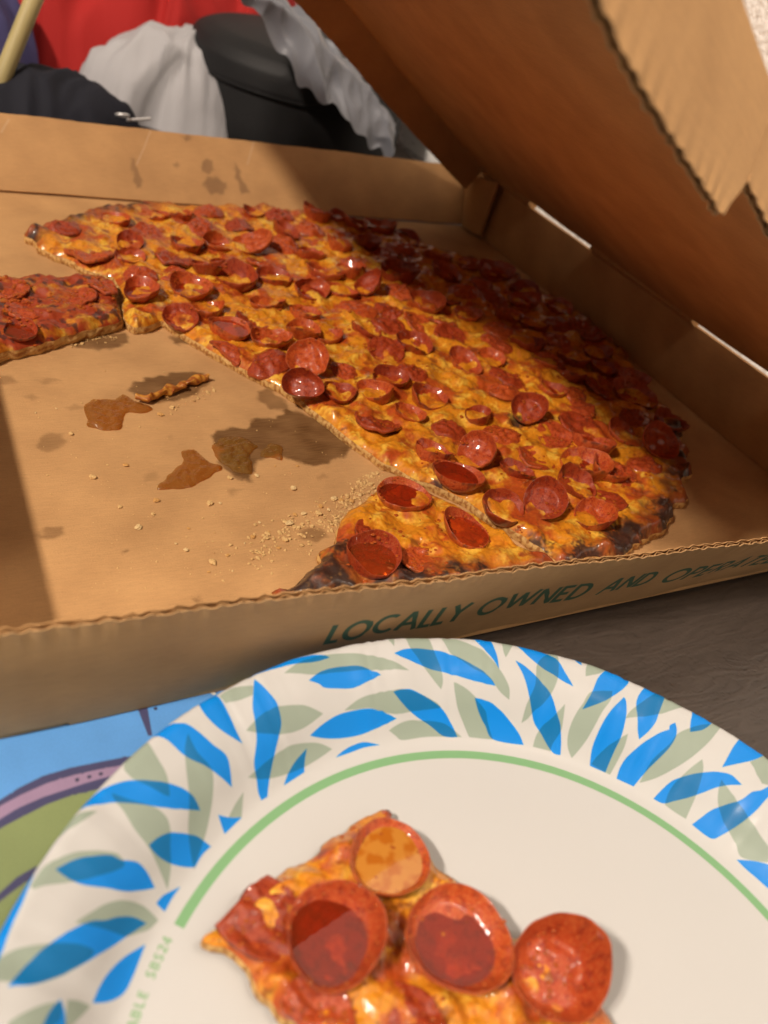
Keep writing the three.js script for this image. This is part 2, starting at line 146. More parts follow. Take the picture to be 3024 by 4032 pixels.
const GREEN = [[[-42.0,-119.0],[-37.8,-120.5],[-34.2,-120.3],[-31.4,-119.9],[-32.4,-117.4],[-37.1,-116.7],[-40.8,-116.7]],[[-36.9,-108.6],[-32.5,-111.2],[-27.2,-112.9],[-21.7,-113.0],[-16.8,-112.3],[-11.5,-109.8],[-15.8,-108.2],[-20.2,-107.1],[-25.3,-106.6],[-31.1,-107.2]],[[-38.6,-98.6],[-35.1,-100.2],[-29.2,-102.5],[-23.9,-104.1],[-18.1,-104.4],[-13.6,-103.7],[-10.1,-102.0],[-15.0,-100.5],[-20.4,-99.2],[-26.2,-98.3],[-32.3,-97.9]],[[-21.0,-121.9],[-15.1,-124.2],[-8.6,-125.1],[-1.8,-124.8],[5.2,-123.2],[12.4,-120.4],[16.9,-117.4],[20.1,-114.6],[15.2,-116.0],[10.0,-117.1],[4.0,-118.4],[-4.1,-119.5],[-11.4,-119.9],[-16.7,-121.0]],[[-4.2,-109.6],[0.8,-111.2],[6.5,-111.5],[11.6,-111.2],[17.4,-110.1],[22.9,-107.6],[27.0,-104.9],[28.4,-103.2],[23.9,-104.1],[18.4,-104.9],[14.1,-105.3],[9.6,-106.6],[4.0,-108.6]],[[9.8,-102.6],[12.8,-103.2],[17.2,-103.2],[20.8,-102.3],[25.0,-101.1],[28.8,-99.3],[31.6,-96.8],[33.5,-94.5],[27.1,-96.6],[21.0,-98.2],[13.7,-99.3],[11.7,-100.9]],[[-65.2,-109.7],[-63.5,-104.6],[-62.2,-101.0],[-61.9,-98.2],[-62.3,-95.0],[-64.0,-95.7],[-67.6,-98.1],[-70.7,-100.2],[-72.4,-102.6],[-71.8,-105.0],[-69.3,-107.1]],[[-53.8,-109.5],[-52.5,-104.6],[-49.8,-101.2],[-49.2,-99.0],[-50.3,-94.5],[-53.2,-88.5],[-55.9,-84.5],[-59.0,-79.9],[-58.9,-84.7],[-58.6,-88.6],[-57.0,-94.6],[-56.4,-101.1],[-55.5,-106.0]],[[-76.6,-97.5],[-73.1,-95.7],[-69.8,-94.3],[-66.2,-92.7],[-64.0,-90.6],[-63.6,-88.0],[-64.3,-84.9],[-64.9,-81.1],[-66.8,-76.5],[-68.2,-81.1],[-70.0,-84.9],[-72.8,-88.9],[-74.7,-93.2],[-76.0,-95.4]],[[-87.1,-93.3],[-83.7,-93.9],[-80.8,-93.7],[-82.6,-92.7],[-85.5,-91.3],[-88.6,-90.3],[-91.2,-89.3],[-89.5,-91.0]],[[-98.1,-79.6],[-95.0,-83.0],[-91.1,-84.4],[-86.6,-85.1],[-81.5,-84.6],[-78.0,-83.7],[-76.7,-81.9],[-77.6,-80.8],[-83.2,-79.4],[-89.0,-78.9],[-94.7,-79.1],[-97.4,-78.7]],[[-90.1,-70.6],[-86.1,-72.5],[-82.3,-74.0],[-78.1,-74.5],[-74.1,-73.8],[-71.7,-71.9],[-70.6,-70.4],[-73.1,-68.9],[-76.0,-68.3],[-78.8,-67.9],[-81.9,-68.7],[-85.1,-69.5]],[[-107.0,-65.8],[-104.1,-67.1],[-101.6,-67.5],[-97.4,-67.4],[-94.0,-67.1],[-90.0,-66.4],[-87.1,-65.2],[-88.0,-63.8],[-93.2,-61.4],[-99.9,-60.1],[-103.9,-61.1],[-107.4,-62.1]],[[-105.8,-54.2],[-101.4,-55.6],[-98.3,-56.2],[-95.5,-56.3],[-95.5,-54.7],[-97.0,-52.5],[-102.6,-51.1],[-106.1,-51.9]],[[-94.1,-56.6],[-91.8,-56.4],[-89.5,-55.5],[-91.0,-54.2],[-93.6,-52.3],[-95.8,-51.3]],[[-40.6,-95.7],[-42.6,-90.1],[-46.4,-90.5],[-43.9,-93.1]],[[22.8,-125.6],[26.8,-124.7],[30.9,-123.8],[30.9,-120.1],[31.0,-116.9],[31.1,-113.7],[31.0,-110.9],[30.5,-108.8],[29.4,-107.3],[27.4,-110.9],[25.5,-114.7],[24.3,-118.3],[22.9,-121.7]],[[34.9,-121.8],[39.5,-120.1],[43.6,-116.9],[47.3,-113.4],[49.0,-110.1],[50.4,-106.8],[51.3,-103.5],[51.8,-100.3],[50.9,-97.5],[48.8,-100.0],[47.1,-103.2],[45.5,-106.0],[42.1,-109.1],[39.6,-112.1],[36.8,-115.3],[35.8,-118.1]],[[34.2,-107.8],[37.2,-105.5],[39.9,-102.4],[40.7,-100.6],[42.7,-97.9],[42.9,-95.0],[43.4,-90.5],[35.9,-93.7],[34.9,-97.7],[33.7,-101.8],[33.7,-105.1]],[[55.5,-114.9],[59.5,-112.9],[56.4,-110.6],[54.2,-109.1],[54.3,-111.4]],[[70.4,-105.7],[72.3,-104.3],[71.0,-101.0],[68.7,-97.2],[65.4,-94.3],[61.6,-92.6],[58.5,-92.1],[55.8,-91.1],[53.5,-90.9],[55.7,-93.9],[57.5,-95.5],[60.6,-98.1],[62.4,-101.2],[63.9,-103.6],[66.7,-105.1]],[[55.3,-83.9],[57.2,-86.1],[59.8,-87.5],[63.1,-88.0],[68.0,-89.5],[66.3,-86.2],[65.0,-84.0],[61.4,-81.9],[60.3,-80.5]],[[16.6,-125.4],[18.9,-125.5],[17.6,-122.7],[17.0,-124.0]],[[65.9,-76.0],[65.7,-78.9],[66.6,-81.7],[68.3,-84.0],[71.0,-86.0],[73.5,-87.2],[76.6,-88.9],[80.3,-88.0],[84.0,-86.5],[82.1,-84.2],[78.1,-82.3],[74.8,-80.1],[71.8,-78.2],[68.4,-76.8]],[[80.9,-97.9],[84.2,-95.9],[86.7,-93.6],[82.7,-93.1],[77.8,-94.1],[79.1,-96.3]],[[84.5,-77.5],[86.8,-78.7],[92.3,-79.7],[99.0,-80.5],[100.9,-78.1],[103.0,-75.3],[105.0,-72.5],[100.4,-73.0],[96.2,-73.7],[92.1,-74.8],[88.2,-76.2]],[[83.5,-73.4],[81.5,-71.0],[79.2,-69.2],[75.2,-66.6],[74.1,-67.8],[71.0,-71.8],[73.2,-72.8],[76.6,-73.5],[80.0,-73.5]],[[111.5,-62.1],[105.8,-59.9],[100.5,-58.6],[95.3,-58.1],[90.6,-58.4],[86.5,-59.1],[82.3,-60.4],[86.5,-63.1],[89.3,-64.0],[93.8,-64.8],[96.8,-66.0],[100.6,-66.0],[104.7,-65.2],[109.7,-63.5]],[[99.9,-56.1],[99.1,-53.9],[97.2,-51.5],[94.1,-48.3],[89.9,-45.1],[88.0,-48.3],[86.4,-51.5],[88.7,-53.7],[91.0,-54.9],[93.3,-55.4],[96.6,-55.9]],[[101.9,-48.4],[102.4,-44.9],[103.0,-40.1],[103.4,-34.2],[103.8,-29.6],[104.2,-25.3],[102.7,-23.2],[97.9,-28.1],[98.2,-32.2],[98.1,-36.0],[98.1,-39.9],[98.6,-43.7],[100.1,-46.6]],[[118.1,-48.4],[119.1,-45.8],[113.5,-39.0],[110.9,-41.4],[111.6,-45.0],[112.0,-48.6],[114.5,-48.2]]];
const PEP = [[67.8,-344.9,10.7,'d'],[110.5,-351.9,10.0,'f'],[138.3,-366.1,9.2,'c'],[153.1,-368.7,10.4,'d'],[208.3,-380.2,8.8,'c'],[256.4,-381.5,11.8,'d'],[84.3,-300.4,12.5,'f'],[105.9,-300.1,9.9,'f'],[105.5,-274.5,9.9,'d'],[132.1,-300.2,12.0,'f'],[163.6,-320.6,10.1,'c'],[187.6,-320.6,12.3,'t'],[213.0,-326.7,11.8,'d'],[146.4,-284.2,10.1,'d'],[130.5,-259.1,12.6,'c'],[161.8,-272.3,13.3,'c'],[184.9,-276.6,11.6,'f'],[202.4,-260.6,11.6,'f'],[115.5,-226.6,10.4,'d'],[136.7,-212.9,11.9,'o'],[127.8,-191.5,8.6,'f'],[179.0,-211.9,10.6,'c'],[85.3,-258.9,9.9,'f'],[67.3,-246.7,10.3,'f'],[38.7,-253.9,8.5,'f'],[42.5,-235.2,9.9,'f'],[35.7,-210.6,8.5,'o'],[278.0,-387.1,9.8,'d'],[282.0,-369.2,10.3,'c'],[300.8,-367.1,13.9,'d'],[253.2,-330.8,11.3,'c'],[224.7,-314.6,11.1,'d'],[222.6,-284.7,11.8,'d'],[244.9,-264.5,10.0,'t'],[224.3,-240.7,11.7,'d'],[276.5,-286.2,14.3,'c'],[275.2,-244.8,13.0,'f'],[317.5,-292.1,12.3,'c'],[325.3,-319.3,11.4,'f'],[358.2,-292.3,13.4,'c'],[316.2,-264.4,11.3,'d'],[330.8,-251.9,11.9,'f'],[357.4,-250.2,11.5,'c'],[193.1,-207.5,8.5,'d'],[218.2,-214.9,10.2,'f'],[240.4,-194.7,12.0,'d'],[259.4,-223.0,10.7,'f'],[166.8,-175.3,11.5,'t'],[187.5,-172.7,8.5,'d'],[154.4,-151.7,9.8,'t'],[225.8,-167.3,9.6,'d'],[221.7,-142.1,11.6,'c'],[202.3,-129.2,8.5,'f'],[240.8,-121.8,8.6,'c'],[271.5,-121.6,10.7,'t'],[263.0,-175.7,10.6,'f'],[284.3,-179.1,9.8,'c'],[274.3,-145.9,10.8,'d'],[322.8,-195.7,11.6,'c'],[316.9,-349.7,11.1,'d'],[359.3,-133.5,14.1,'d'],[341.9,-143.5,10.4,'f'],[343.3,-176.0,11.5,'c'],[370.2,-182.7,10.5,'d'],[331.5,-233.0,10.1,'c'],[345.5,-219.5,10.8,'d'],[383.3,-242.9,10.0,'f'],[332.3,-85.3,11.1,'t'],[314.0,-73.0,9.6,'d'],[275.3,-74.6,13.3,'c'],[294.7,-68.7,11.4,'d'],[221.1,-91.4,10.8,'t'],[199.1,-75.5,12.1,'o'],[211.5,-53.2,11.8,'c'],[232.7,-52.7,10.5,'t'],[307.2,-124.7,10.9,'f'],[321.0,-99.8,10.1,'f'],[270.8,-49.7,8.5,'f'],[196.9,-95.7,9.9,'c'],[284.5,-68.7,9.9,'d']];
const PEPF = [[168.4,-68.9,12.0,'o'],[135.0,-33.6,11.6,'o'],[145.3,-48.2,9.4,'f'],[184.6,-43.4,11.3,'o'],[157.3,-30.6,8.5,'f']];
const PEPP = [[89.1,74.9,12.1,'y'],[66.2,88.5,12.9,'o'],[95.6,100.0,14.5,'o'],[117.7,117.3,11.7,'c'],[75.2,111.4,9.8,'f'],[48.9,77.3,9.6,'f'],[57.5,102.1,8.5,'f']];
const STAIN = [[[57.6,-216.5],[65.7,-223.6],[76.6,-226.0],[87.2,-224.7],[87.3,-217.2],[80.4,-210.1],[70.7,-207.9],[61.0,-210.5]],[[109.1,-220.7],[115.2,-221.9],[119.5,-214.2],[113.9,-212.6],[109.4,-214.4]],[[77.4,-173.2],[82.7,-179.3],[92.8,-183.1],[105.5,-186.5],[115.8,-184.2],[115.3,-176.3],[108.3,-166.8],[97.5,-161.3],[87.0,-160.1],[79.3,-164.8]],[[104.0,-129.1],[107.6,-135.3],[113.4,-137.6],[122.1,-135.8],[125.3,-141.4],[132.3,-144.3],[139.3,-143.2],[147.2,-150.9],[154.7,-143.9],[164.3,-138.7],[167.2,-116.0],[159.1,-109.2],[145.9,-104.4],[137.6,-107.3],[129.9,-114.8],[119.8,-112.4],[114.8,-105.9],[111.5,-98.1],[107.0,-99.3],[103.8,-107.4],[101.7,-113.0],[105.2,-120.6]],[[32.4,-135.4],[35.0,-140.3],[39.0,-141.3],[42.9,-139.5],[43.6,-135.0],[40.0,-130.3],[35.1,-128.8],[32.3,-131.2]],[[24.4,-78.4],[28.8,-83.0],[33.2,-81.5],[32.5,-77.5],[28.6,-76.3],[25.4,-76.9]],[[120.0,-64.3],[125.3,-65.6],[130.5,-62.4],[129.2,-58.1],[122.7,-56.6],[118.5,-59.4]],[[68.5,-108.1],[72.4,-110.1],[73.4,-105.8],[68.9,-103.7]],[[98.4,-92.3],[102.6,-94.1],[105.4,-92.8],[99.6,-89.7]],[[140.3,-97.9],[144.6,-98.2],[144.6,-95.6],[140.8,-94.9]],[[47.5,-160.3],[51.4,-162.9],[55.4,-159.6],[50.3,-156.2]],[[39.3,-182.2],[44.7,-184.0],[48.9,-180.8],[42.0,-179.6]],[[25.0,-187.7],[28.9,-186.5],[31.2,-181.9],[26.0,-179.6],[22.3,-180.8]],[[137.2,-167.0],[143.6,-168.9],[148.4,-157.4],[148.9,-148.6],[139.5,-150.5],[135.6,-157.3]],[[67.9,-36.9],[69.8,-37.4],[72.0,-36.0],[69.2,-35.4]],[[50.4,-65.1],[51.5,-65.7],[52.2,-64.7],[51.1,-64.1]],[[33.0,-169.2],[35.7,-171.0],[37.8,-168.8],[35.1,-167.1]],[[85.7,-133.9],[87.5,-136.5],[88.1,-132.7],[86.0,-131.1]]];
const BLOB = [[[55.3,-158.7],[60.1,-165.2],[69.3,-163.5],[73.5,-168.3],[78.6,-161.7],[84.1,-155.3],[80.7,-152.6],[72.1,-152.4],[66.6,-141.5],[60.5,-141.2],[54.4,-143.7],[54.7,-153.0]],[[71.4,-98.0],[78.8,-107.5],[85.5,-113.4],[88.3,-121.8],[93.2,-122.1],[97.1,-113.6],[100.7,-111.3],[100.7,-107.9],[95.1,-103.5],[85.4,-98.3],[77.3,-97.9]],[[102.4,-124.6],[111.2,-130.5],[118.3,-127.8],[121.8,-121.4],[115.8,-113.8],[113.1,-102.7],[106.3,-105.3],[102.0,-113.8]],[[120.7,-115.0],[128.4,-123.4],[132.5,-120.1],[129.7,-111.1],[124.5,-112.7]]];
const STRIP = [[79.1,-162.5],[82.6,-160.8],[90.4,-165.4],[98.2,-169.2],[108.0,-175.1],[115.5,-178.1]];
const CRUMB = [[49.2,-109.2,1.07],[63.3,-115.5,0.86],[127.2,-90.2,1.16],[89.5,-86.1,1.09],[69.6,-91.3,0.95],[59.2,-76.8,1.02],[66.3,-83.5,0.7],[77.2,-73.1,0.46],[73.0,-61.5,0.79],[80.6,-53.0,1.12],[77.7,-48.6,0.44],[116.9,-69.0,1.22],[115.7,-70.0,0.97],[121.3,-73.7,0.74],[125.2,-73.8,0.87],[131.4,-72.8,1.25],[134.3,-77.2,0.89],[142.2,-80.8,1.03],[148.9,-81.5,0.91],[149.6,-78.0,0.91],[154.8,-81.4,0.66],[104.8,-62.3,0.94],[100.0,-63.9,0.82],[105.4,-71.8,0.48],[111.8,-59.8,1.07],[107.7,-55.9,0.59],[70.4,-65.6,0.45],[84.2,-78.2,0.35],[87.1,-55.7,0.57],[114.6,-101.1,0.77],[46.3,-139.5,0.88],[86.1,-150.2,0.95],[35.1,-156.6,0.38],[55.3,-89.7,0.69],[125.0,-106.7,0.4],[93.7,-85.9,0.49],[102.7,-101.1,0.89],[134.9,-105.4,0.53],[86.3,-47.4,0.33],[84.1,-64.3,0.34],[145.1,-79.5,0.78],[137.0,-74.3,0.63],[125.0,-69.2,0.62],[107.2,-65.5,0.48],[95.6,-61.1,0.35],[170.1,-95.5,0.55],[92.6,-164.7,0.7],[43.8,-159.1,0.39],[75.0,-142.0,0.4]];
const BWST = [[[178.3,26.3],[183.4,32.7],[187.6,31.4],[187.0,25.4],[183.0,21.7],[178.7,22.2]],[[181.9,19.1],[188.2,20.4],[196.7,16.0],[194.1,9.0],[183.3,8.2],[179.5,12.9]],[[130.8,28.5],[133.3,28.7],[135.6,20.8],[137.7,9.6],[133.4,7.6],[132.0,17.2]],[[202.9,32.0],[205.3,28.8],[209.5,17.1],[211.5,10.3],[206.9,10.0],[203.4,20.0]],[[167.4,45.4],[171.1,47.4],[175.2,45.9],[170.6,43.0]],[[160.3,26.4],[162.1,27.9],[163.6,25.8],[161.4,24.0]]];
const BWCR = [[[146.7,47.2],[141.4,36.0],[135.2,24.0]],[[219.3,47.5],[212.9,31.2]],[[59.5,44.3],[54.4,36.1]]];
const MAIN = [[51.5,-332.6],[56.5,-351.8],[65.8,-368.7],[78.4,-374.0],[88.4,-369.3],[98.7,-380.8],[111.0,-392.4],[121.6,-401.0],[128.5,-392.0],[141.8,-390.7],[170.1,-391.3],[204.6,-396.2],[232.9,-397.2],[261.1,-394.6],[290.1,-399.7],[315.9,-395.2],[326.1,-374.9],[340.3,-340.8],[357.6,-328.3],[376.6,-318.2],[384.6,-297.9],[390.8,-270.1],[406.4,-256.5],[402.8,-224.4],[399.5,-189.9],[384.9,-158.7],[378.1,-129.0],[379.7,-110.0],[366.5,-90.4],[351.1,-67.3],[328.0,-47.3],[292.7,-28.9],[275.9,-25.3],[263.3,-17.6],[240.2,-17.8],[224.2,-19.0],[216.3,-31.7],[210.3,-45.1],[204.2,-55.0],[200.4,-65.1],[190.3,-77.7],[181.3,-85.8],[177.9,-93.3],[173.5,-96.7],[170.3,-104.9],[165.5,-115.4],[159.4,-134.4],[154.0,-151.0],[147.2,-164.9],[137.1,-177.5],[130.8,-187.6],[121.4,-203.9],[113.5,-218.3],[107.2,-230.6],[101.3,-226.1],[91.3,-223.2],[88.7,-234.3],[93.1,-257.6],[93.0,-279.5],[81.0,-287.3],[73.6,-300.0],[65.2,-307.6],[58.7,-320.8]];
const LEFT = [[18.6,-194.6],[26.5,-198.4],[41.8,-204.2],[58.6,-214.0],[74.0,-221.3],[86.3,-230.0],[92.2,-250.3],[91.3,-277.3],[82.3,-281.2],[70.4,-281.5],[58.9,-275.2],[58.8,-289.1],[54.4,-283.1],[43.8,-271.6],[35.2,-272.1],[28.1,-265.4]];
const FRONT = [[95.7,-28.4],[105.5,-34.3],[118.9,-44.3],[128.4,-50.5],[134.0,-59.4],[141.6,-67.5],[152.3,-72.9],[156.2,-76.4],[170.9,-83.0],[180.8,-79.2],[188.6,-67.1],[195.4,-57.9],[201.5,-48.1],[205.9,-36.0],[213.6,-25.6],[221.1,-20.3]];
const PLATES = [[91.5,59.0],[97.8,60.1],[96.8,64.0],[100.4,69.6],[102.6,75.4],[103.3,80.8],[106.8,86.5],[109.7,91.6],[111.0,97.9],[112.5,102.5],[121.7,108.1],[127.9,113.5],[124.9,114.3],[126.3,119.6],[125.2,124.9],[125.7,131.0],[125.7,143.4],[68.3,131.1],[57.1,111.8],[54.0,102.9],[49.4,97.0],[46.9,91.6],[46.2,87.0],[44.0,81.6],[38.2,76.5],[44.6,74.5],[50.4,71.2],[54.8,69.2],[60.3,67.7],[66.1,66.0],[73.1,65.4],[78.5,62.3],[85.5,61.0]];
const MATLINES = [[[-10.3,27.5],[-5.1,24.2],[0.3,21.2],[5.1,19.0],[11.4,17.1],[18.9,16.6],[26.4,17.0],[33.7,17.5],[42.0,18.5]],[[-10.4,28.6],[-5.2,25.4],[0.1,22.9],[5.5,21.1],[12.1,19.6],[19.2,19.1],[25.9,19.3],[30.1,19.6],[41.4,20.6]],[[-10.7,32.5],[-5.6,29.4],[-0.4,26.8],[3.9,25.0],[10.4,23.6],[15.9,23.1],[21.5,22.6],[26.8,22.4],[40.9,22.9]],[[-11.0,35.2],[-5.9,32.2],[-0.7,29.4],[4.6,27.8],[11.1,26.0],[16.6,25.3],[22.5,25.4],[28.4,25.7],[40.0,26.5]]];
const MATSTROKES = [[[40.6,-0.1],[43.9,-0.9],[42.5,12.4],[41.4,12.1]],[[62.3,-1.8],[65.1,-1.8],[67.4,1.3],[65.1,2.3]],[[-5.0,49.9],[-3.0,48.6],[1.1,46.6],[5.9,44.8],[6.2,42.4],[1.4,43.9],[-2.7,46.5],[-4.7,47.5]]];
const MATWEDGE = [[61.1,-1.1],[62.6,-1.7],[65.2,2.6],[64.1,3.0]];
const MATGREEN = [[65.3,-2.4],[78.2,-2.5],[74.5,8.4],[67.4,1.3]];
const MATDOTS = [[44.4,1.4],[45.9,0.3],[45.8,3.2],[47.5,1.6],[49.3,-0.3],[19.8,20.9],[23.0,20.9],[26.1,20.9]];
// ---------- the room: wall beside the table, far walls, ceiling, floor, lamp ----------
const plasterBump = tex(1024, 1024, (u, v) => 0.5 + 0.5 * clamp(fbm(u * 60, v * 60, 4) * 1.3, -1, 1), false, true);
plasterBump.repeat.set(2.2, 2.2);
const plaster = new THREE.MeshStandardMaterial({ color: new THREE.Color().setRGB(0.80, 0.79, 0.765), roughness: 0.85, bumpMap: plasterBump, bumpScale: 0.0012 });
const paint = new THREE.MeshStandardMaterial({ color: new THREE.Color().setRGB(0.70, 0.69, 0.66), roughness: 0.9 });
function boxGeo(x0, x1, y0, y1, z0, z1, uvm = true) {
  const g = new THREE.BoxGeometry(x1 - x0, y1 - y0, z1 - z0); g.translate((x0 + x1) / 2, (y0 + y1) / 2, (z0 + z1) / 2);
  if (uvm) { const p = g.attributes.position, n = g.attributes.normal, uv = g.attributes.uv; for (let i = 0; i < p.count; i++) { const ax = Math.abs(n.getX(i)) > 0.5 ? 0 : Math.abs(n.getY(i)) > 0.5 ? 1 : 2; uv.setXY(i, ax === 0 ? p.getZ(i) : p.getX(i), ax === 1 ? p.getZ(i) : p.getY(i)); } }
  return g;
}
const WX = 0.458, CY = 3.1; // a tall, wide room
struct('wall_beside_table', boxGeo(WX, WX + 0.1, -0.75, CY, -5.5, 5.5), plaster, 'off white textured plaster wall right behind the raised lid', 'wall');
struct('wall_back', boxGeo(-9, WX, -0.75, CY, -5.6, -5.5), paint, 'plain pale wall of the room far behind the table', 'wall');
struct('wall_front', boxGeo(-9, WX, -0.75, CY, 5.5, 5.6), paint, 'plain pale wall of the room in front of the table', 'wall');
struct('wall_far_side', boxGeo(-9.1, -9, -0.75, CY, -5.6, 5.6), paint, 'plain pale wall across the room from the table', 'wall');
struct('ceiling', boxGeo(-9.1, WX + 0.1, CY, CY + 0.1, -5.6, 5.6), paint, 'plain pale ceiling above the table', 'ceiling');
struct('floor', boxGeo(-9.1, WX + 0.1, -0.85, -0.75, -5.6, 5.6), new THREE.MeshStandardMaterial({ color: new THREE.Color().setRGB(0.22, 0.16, 0.11), roughness: 0.6 }), 'brown floor of the room under the table', 'floor');
function hangingLamp(label, at, offsets, power, radius) { // frosted bulbs on a bar
  const g = thing('hanging_lamp', label, 'lamp', null, at), top = CY - at[1];
  const metal = new THREE.MeshStandardMaterial({ color: 0x4a4038, metalness: 1, roughness: 0.35 });
  mesh('rod', new THREE.CylinderGeometry(0.006, 0.006, top - radius - 0.02, 12).translate(0, (top + radius + 0.02) / 2, 0), metal, g);
  mesh('cross_bar', new THREE.CapsuleGeometry(0.008, 0.1, 6, 12).rotateX(Math.PI / 2).translate(0, radius + 0.024, 0), metal, g);
  const glow = new THREE.MeshStandardMaterial({ color: 0xffffff, emissive: LAMP_COLOR, emissiveIntensity: 9, roughness: 0.5 });
  for (const dz of offsets) {
    mesh('socket', new THREE.CylinderGeometry(0.014, 0.017, 0.034, 16).translate(0, radius + 0.005, dz), metal, g);
    const b = mesh('bulb', new THREE.SphereGeometry(radius, 24, 16).translate(0, 0, dz), glow, g); b.castShadow = false;
    const l = new THREE.PointLight(LAMP_COLOR, power, 0, 2); l.position.set(0, -0.002, dz); l.castShadow = true; l.shadow.radius = radius / 0.02 * 1.03; l.shadow.mapSize.set(2048, 2048); l.shadow.bias = -0.0005; g.add(l);
  }
}
hangingLamp('hanging ceiling lamp with two frosted bulbs across the table from the wall', LAMP_AT, [-0.06, 0.06], LAMP_POWER, 0.042);
hangingLamp('hanging ceiling lamp with one large frosted globe beside the wall', LAMP2_AT, [0], LAMP2_POWER, 0.06);
// ---------- table ----------
const woodTex = tex(768, 768, (u, v) => {
  const x = u * 0.5, y = v * 0.5, w = fbm(x * 9, y * 40, 3) * 0.4;
  const grain = fbm(x * 26, y * 420 + w * 8, 4), pore = Math.pow(clamp(ridge(x * 36 + 3, y * 900 + w * 20)), 14);
  const k = 0.88 + 0.28 * grain - 0.2 * pore + 0.2 * fbm(x * 7, y * 30, 2);
  return [0.062 * k, 0.047 * k, 0.038 * k];
}, true, true);
const woodBump = tex(768, 768, (u, v) => { const x = u * 0.5, y = v * 0.5; const w = fbm(x * 9, y * 40, 3) * 0.4; const sc = Math.pow(clamp(ridge(x * 9 + 7 + y * 3, y * 120 - x * 14)), 40) * sstep(0.1, 0.5, n2(x * 14, y * 30)); return 0.5 + 0.3 * fbm(x * 26, y * 420 + w * 8, 4) - 0.35 * Math.pow(clamp(ridge(x * 36 + 3, y * 900 + w * 20)), 14) + 0.5 * sc; }, false, true);
for (const t of [woodTex, woodBump]) t.repeat.set(2, 2);
const wood = new THREE.MeshPhysicalMaterial({ map: woodTex, bumpMap: woodBump, bumpScale: 0.0005, roughness: 0.42, clearcoat: 0.25, clearcoatRoughness: 0.35 });
const TY = -0.004;
const table = new THREE.Group(); table.name = numbered('table'); table.userData = { kind: 'structure', label: 'dark brown wood grain table top under the box and plate', category: 'table' }; scene.add(table);
mesh('table_top', boxGeo(-0.55, WX - 0.004, TY - 0.03, TY, -1.15, 0.45), wood, table);
for (const [x, z] of [[-0.5, -1.1], [-0.5, 0.4], [0.4, -1.1], [0.4, 0.4]]) mesh('leg', boxGeo(x - 0.03, x + 0.03, -0.75, TY - 0.03, z - 0.03, z + 0.03), wood, table);
// ---------- pizza box ----------
const W = 0.406, BD = 0.4037, BH = 0.0434;
const KR = [0.51, 0.285, 0.114];
const kraftAt = (x, y) => { // metres
  const st = n2(x * 60, y * 1400) * 0.05 + n2(x * 180 + 40, y * 2600) * 0.045, fl = n2b(x * 2400, y * 2400) * 0.05, big = fbm(x * 22, y * 22, 3) * 0.16;
  const sp = n2b(x * 900 + 9, y * 1500) > 0.86 ? -0.16 : 0;
  const k = 1 + st + fl + big + sp; return [KR[0] * k, KR[1] * (k + big * 0.12), KR[2] * (k + big * 0.25)];
};
const kraftTex = tex(1024, 1024, (u, v) => kraftAt(u * 0.25, v * 0.25), true, true); kraftTex.repeat.set(4, 4);
const fluteBump = tex(1024, 1024, (u, v) => 0.5 + 0.24 * fbm(u * 90, v * 90, 3) + 0.2 * n2(u * 14, v * 260), false, true); fluteBump.repeat.set(4, 4);
const kraft = new THREE.MeshStandardMaterial({ map: kraftTex, roughness: 0.78, bumpMap: fluteBump, bumpScale: 0.00004, side: THREE.DoubleSide });
// stains soaked into the bottom and back wall
function stainField(polys, soft) { const T_ = polys.map(([pts, k]) => { const m = pts.map(([x, z]) => [x / 1000, z / 1000]); const xs = m.map((q) => q[0]), zs = m.map((q) => q[1]); return { ...polyTools(m), k, b: [Math.min(...xs) - 0.006, Math.max(...xs) + 0.006, Math.min(...zs) - 0.006, Math.max(...zs) + 0.006] }; });
  return (x, z) => { let s = 0; for (const p of T_) { if (x < p.b[0] || x > p.b[1] || z < p.b[2] || z > p.b[3]) continue; const xx = x + 0.0013 * n2(x * 120, z * 120) + 0.0003 * n2(x * 700, z * 700), zz = z + 0.0013 * n2(x * 120 + 5, z * 120) + 0.0003 * n2b(x * 700, z * 700); const d = p.near(xx, zz)[0] * (p.inside(xx, zz) ? 1 : -1); const a = sstep(-soft, soft, d) * p.k * (0.92 + 0.1 * n2b(x * 60, z * 60)); s = Math.max(s, clamp(a)); } return s; }; }
const kS = [0.9, 0.95, 0.95, 1, 0.5, 0.6, 0.65, 0.25, 0.35, 0.3, 0.3, 0.35, 0.45, 0.7, 0.8, 1, 0.35, 0.2];
const floorStain = stainField(STAIN.map((p, i) => [p, kS[i]]), 0.0014);
const floorTex = tex(1280, 1280, (u, v) => { const x = u * W, z = -v * BD; const c = kraftAt(x + 1, z); const s = floorStain(x, z), f = s * (0.9 + 0.1 * n2(x * 80, z * 1300)); return [mix(c[0], 0.095, f), mix(c[1], 0.036, f), mix(c[2], 0.004, f)]; });
const floorRough = tex(768, 768, (u, v) => { const s = floorStain(u * W, -v * BD); return 0.8 - 0.1 * s; }, false);
const floorMat = new THREE.MeshStandardMaterial({ map: floorTex, roughnessMap: floorRough, roughness: 1, bumpMap: fluteBump, bumpScale: 0.00012 });
const bwStain = stainField(BWST.map((p) => [p, 0.55]), 0.0014);
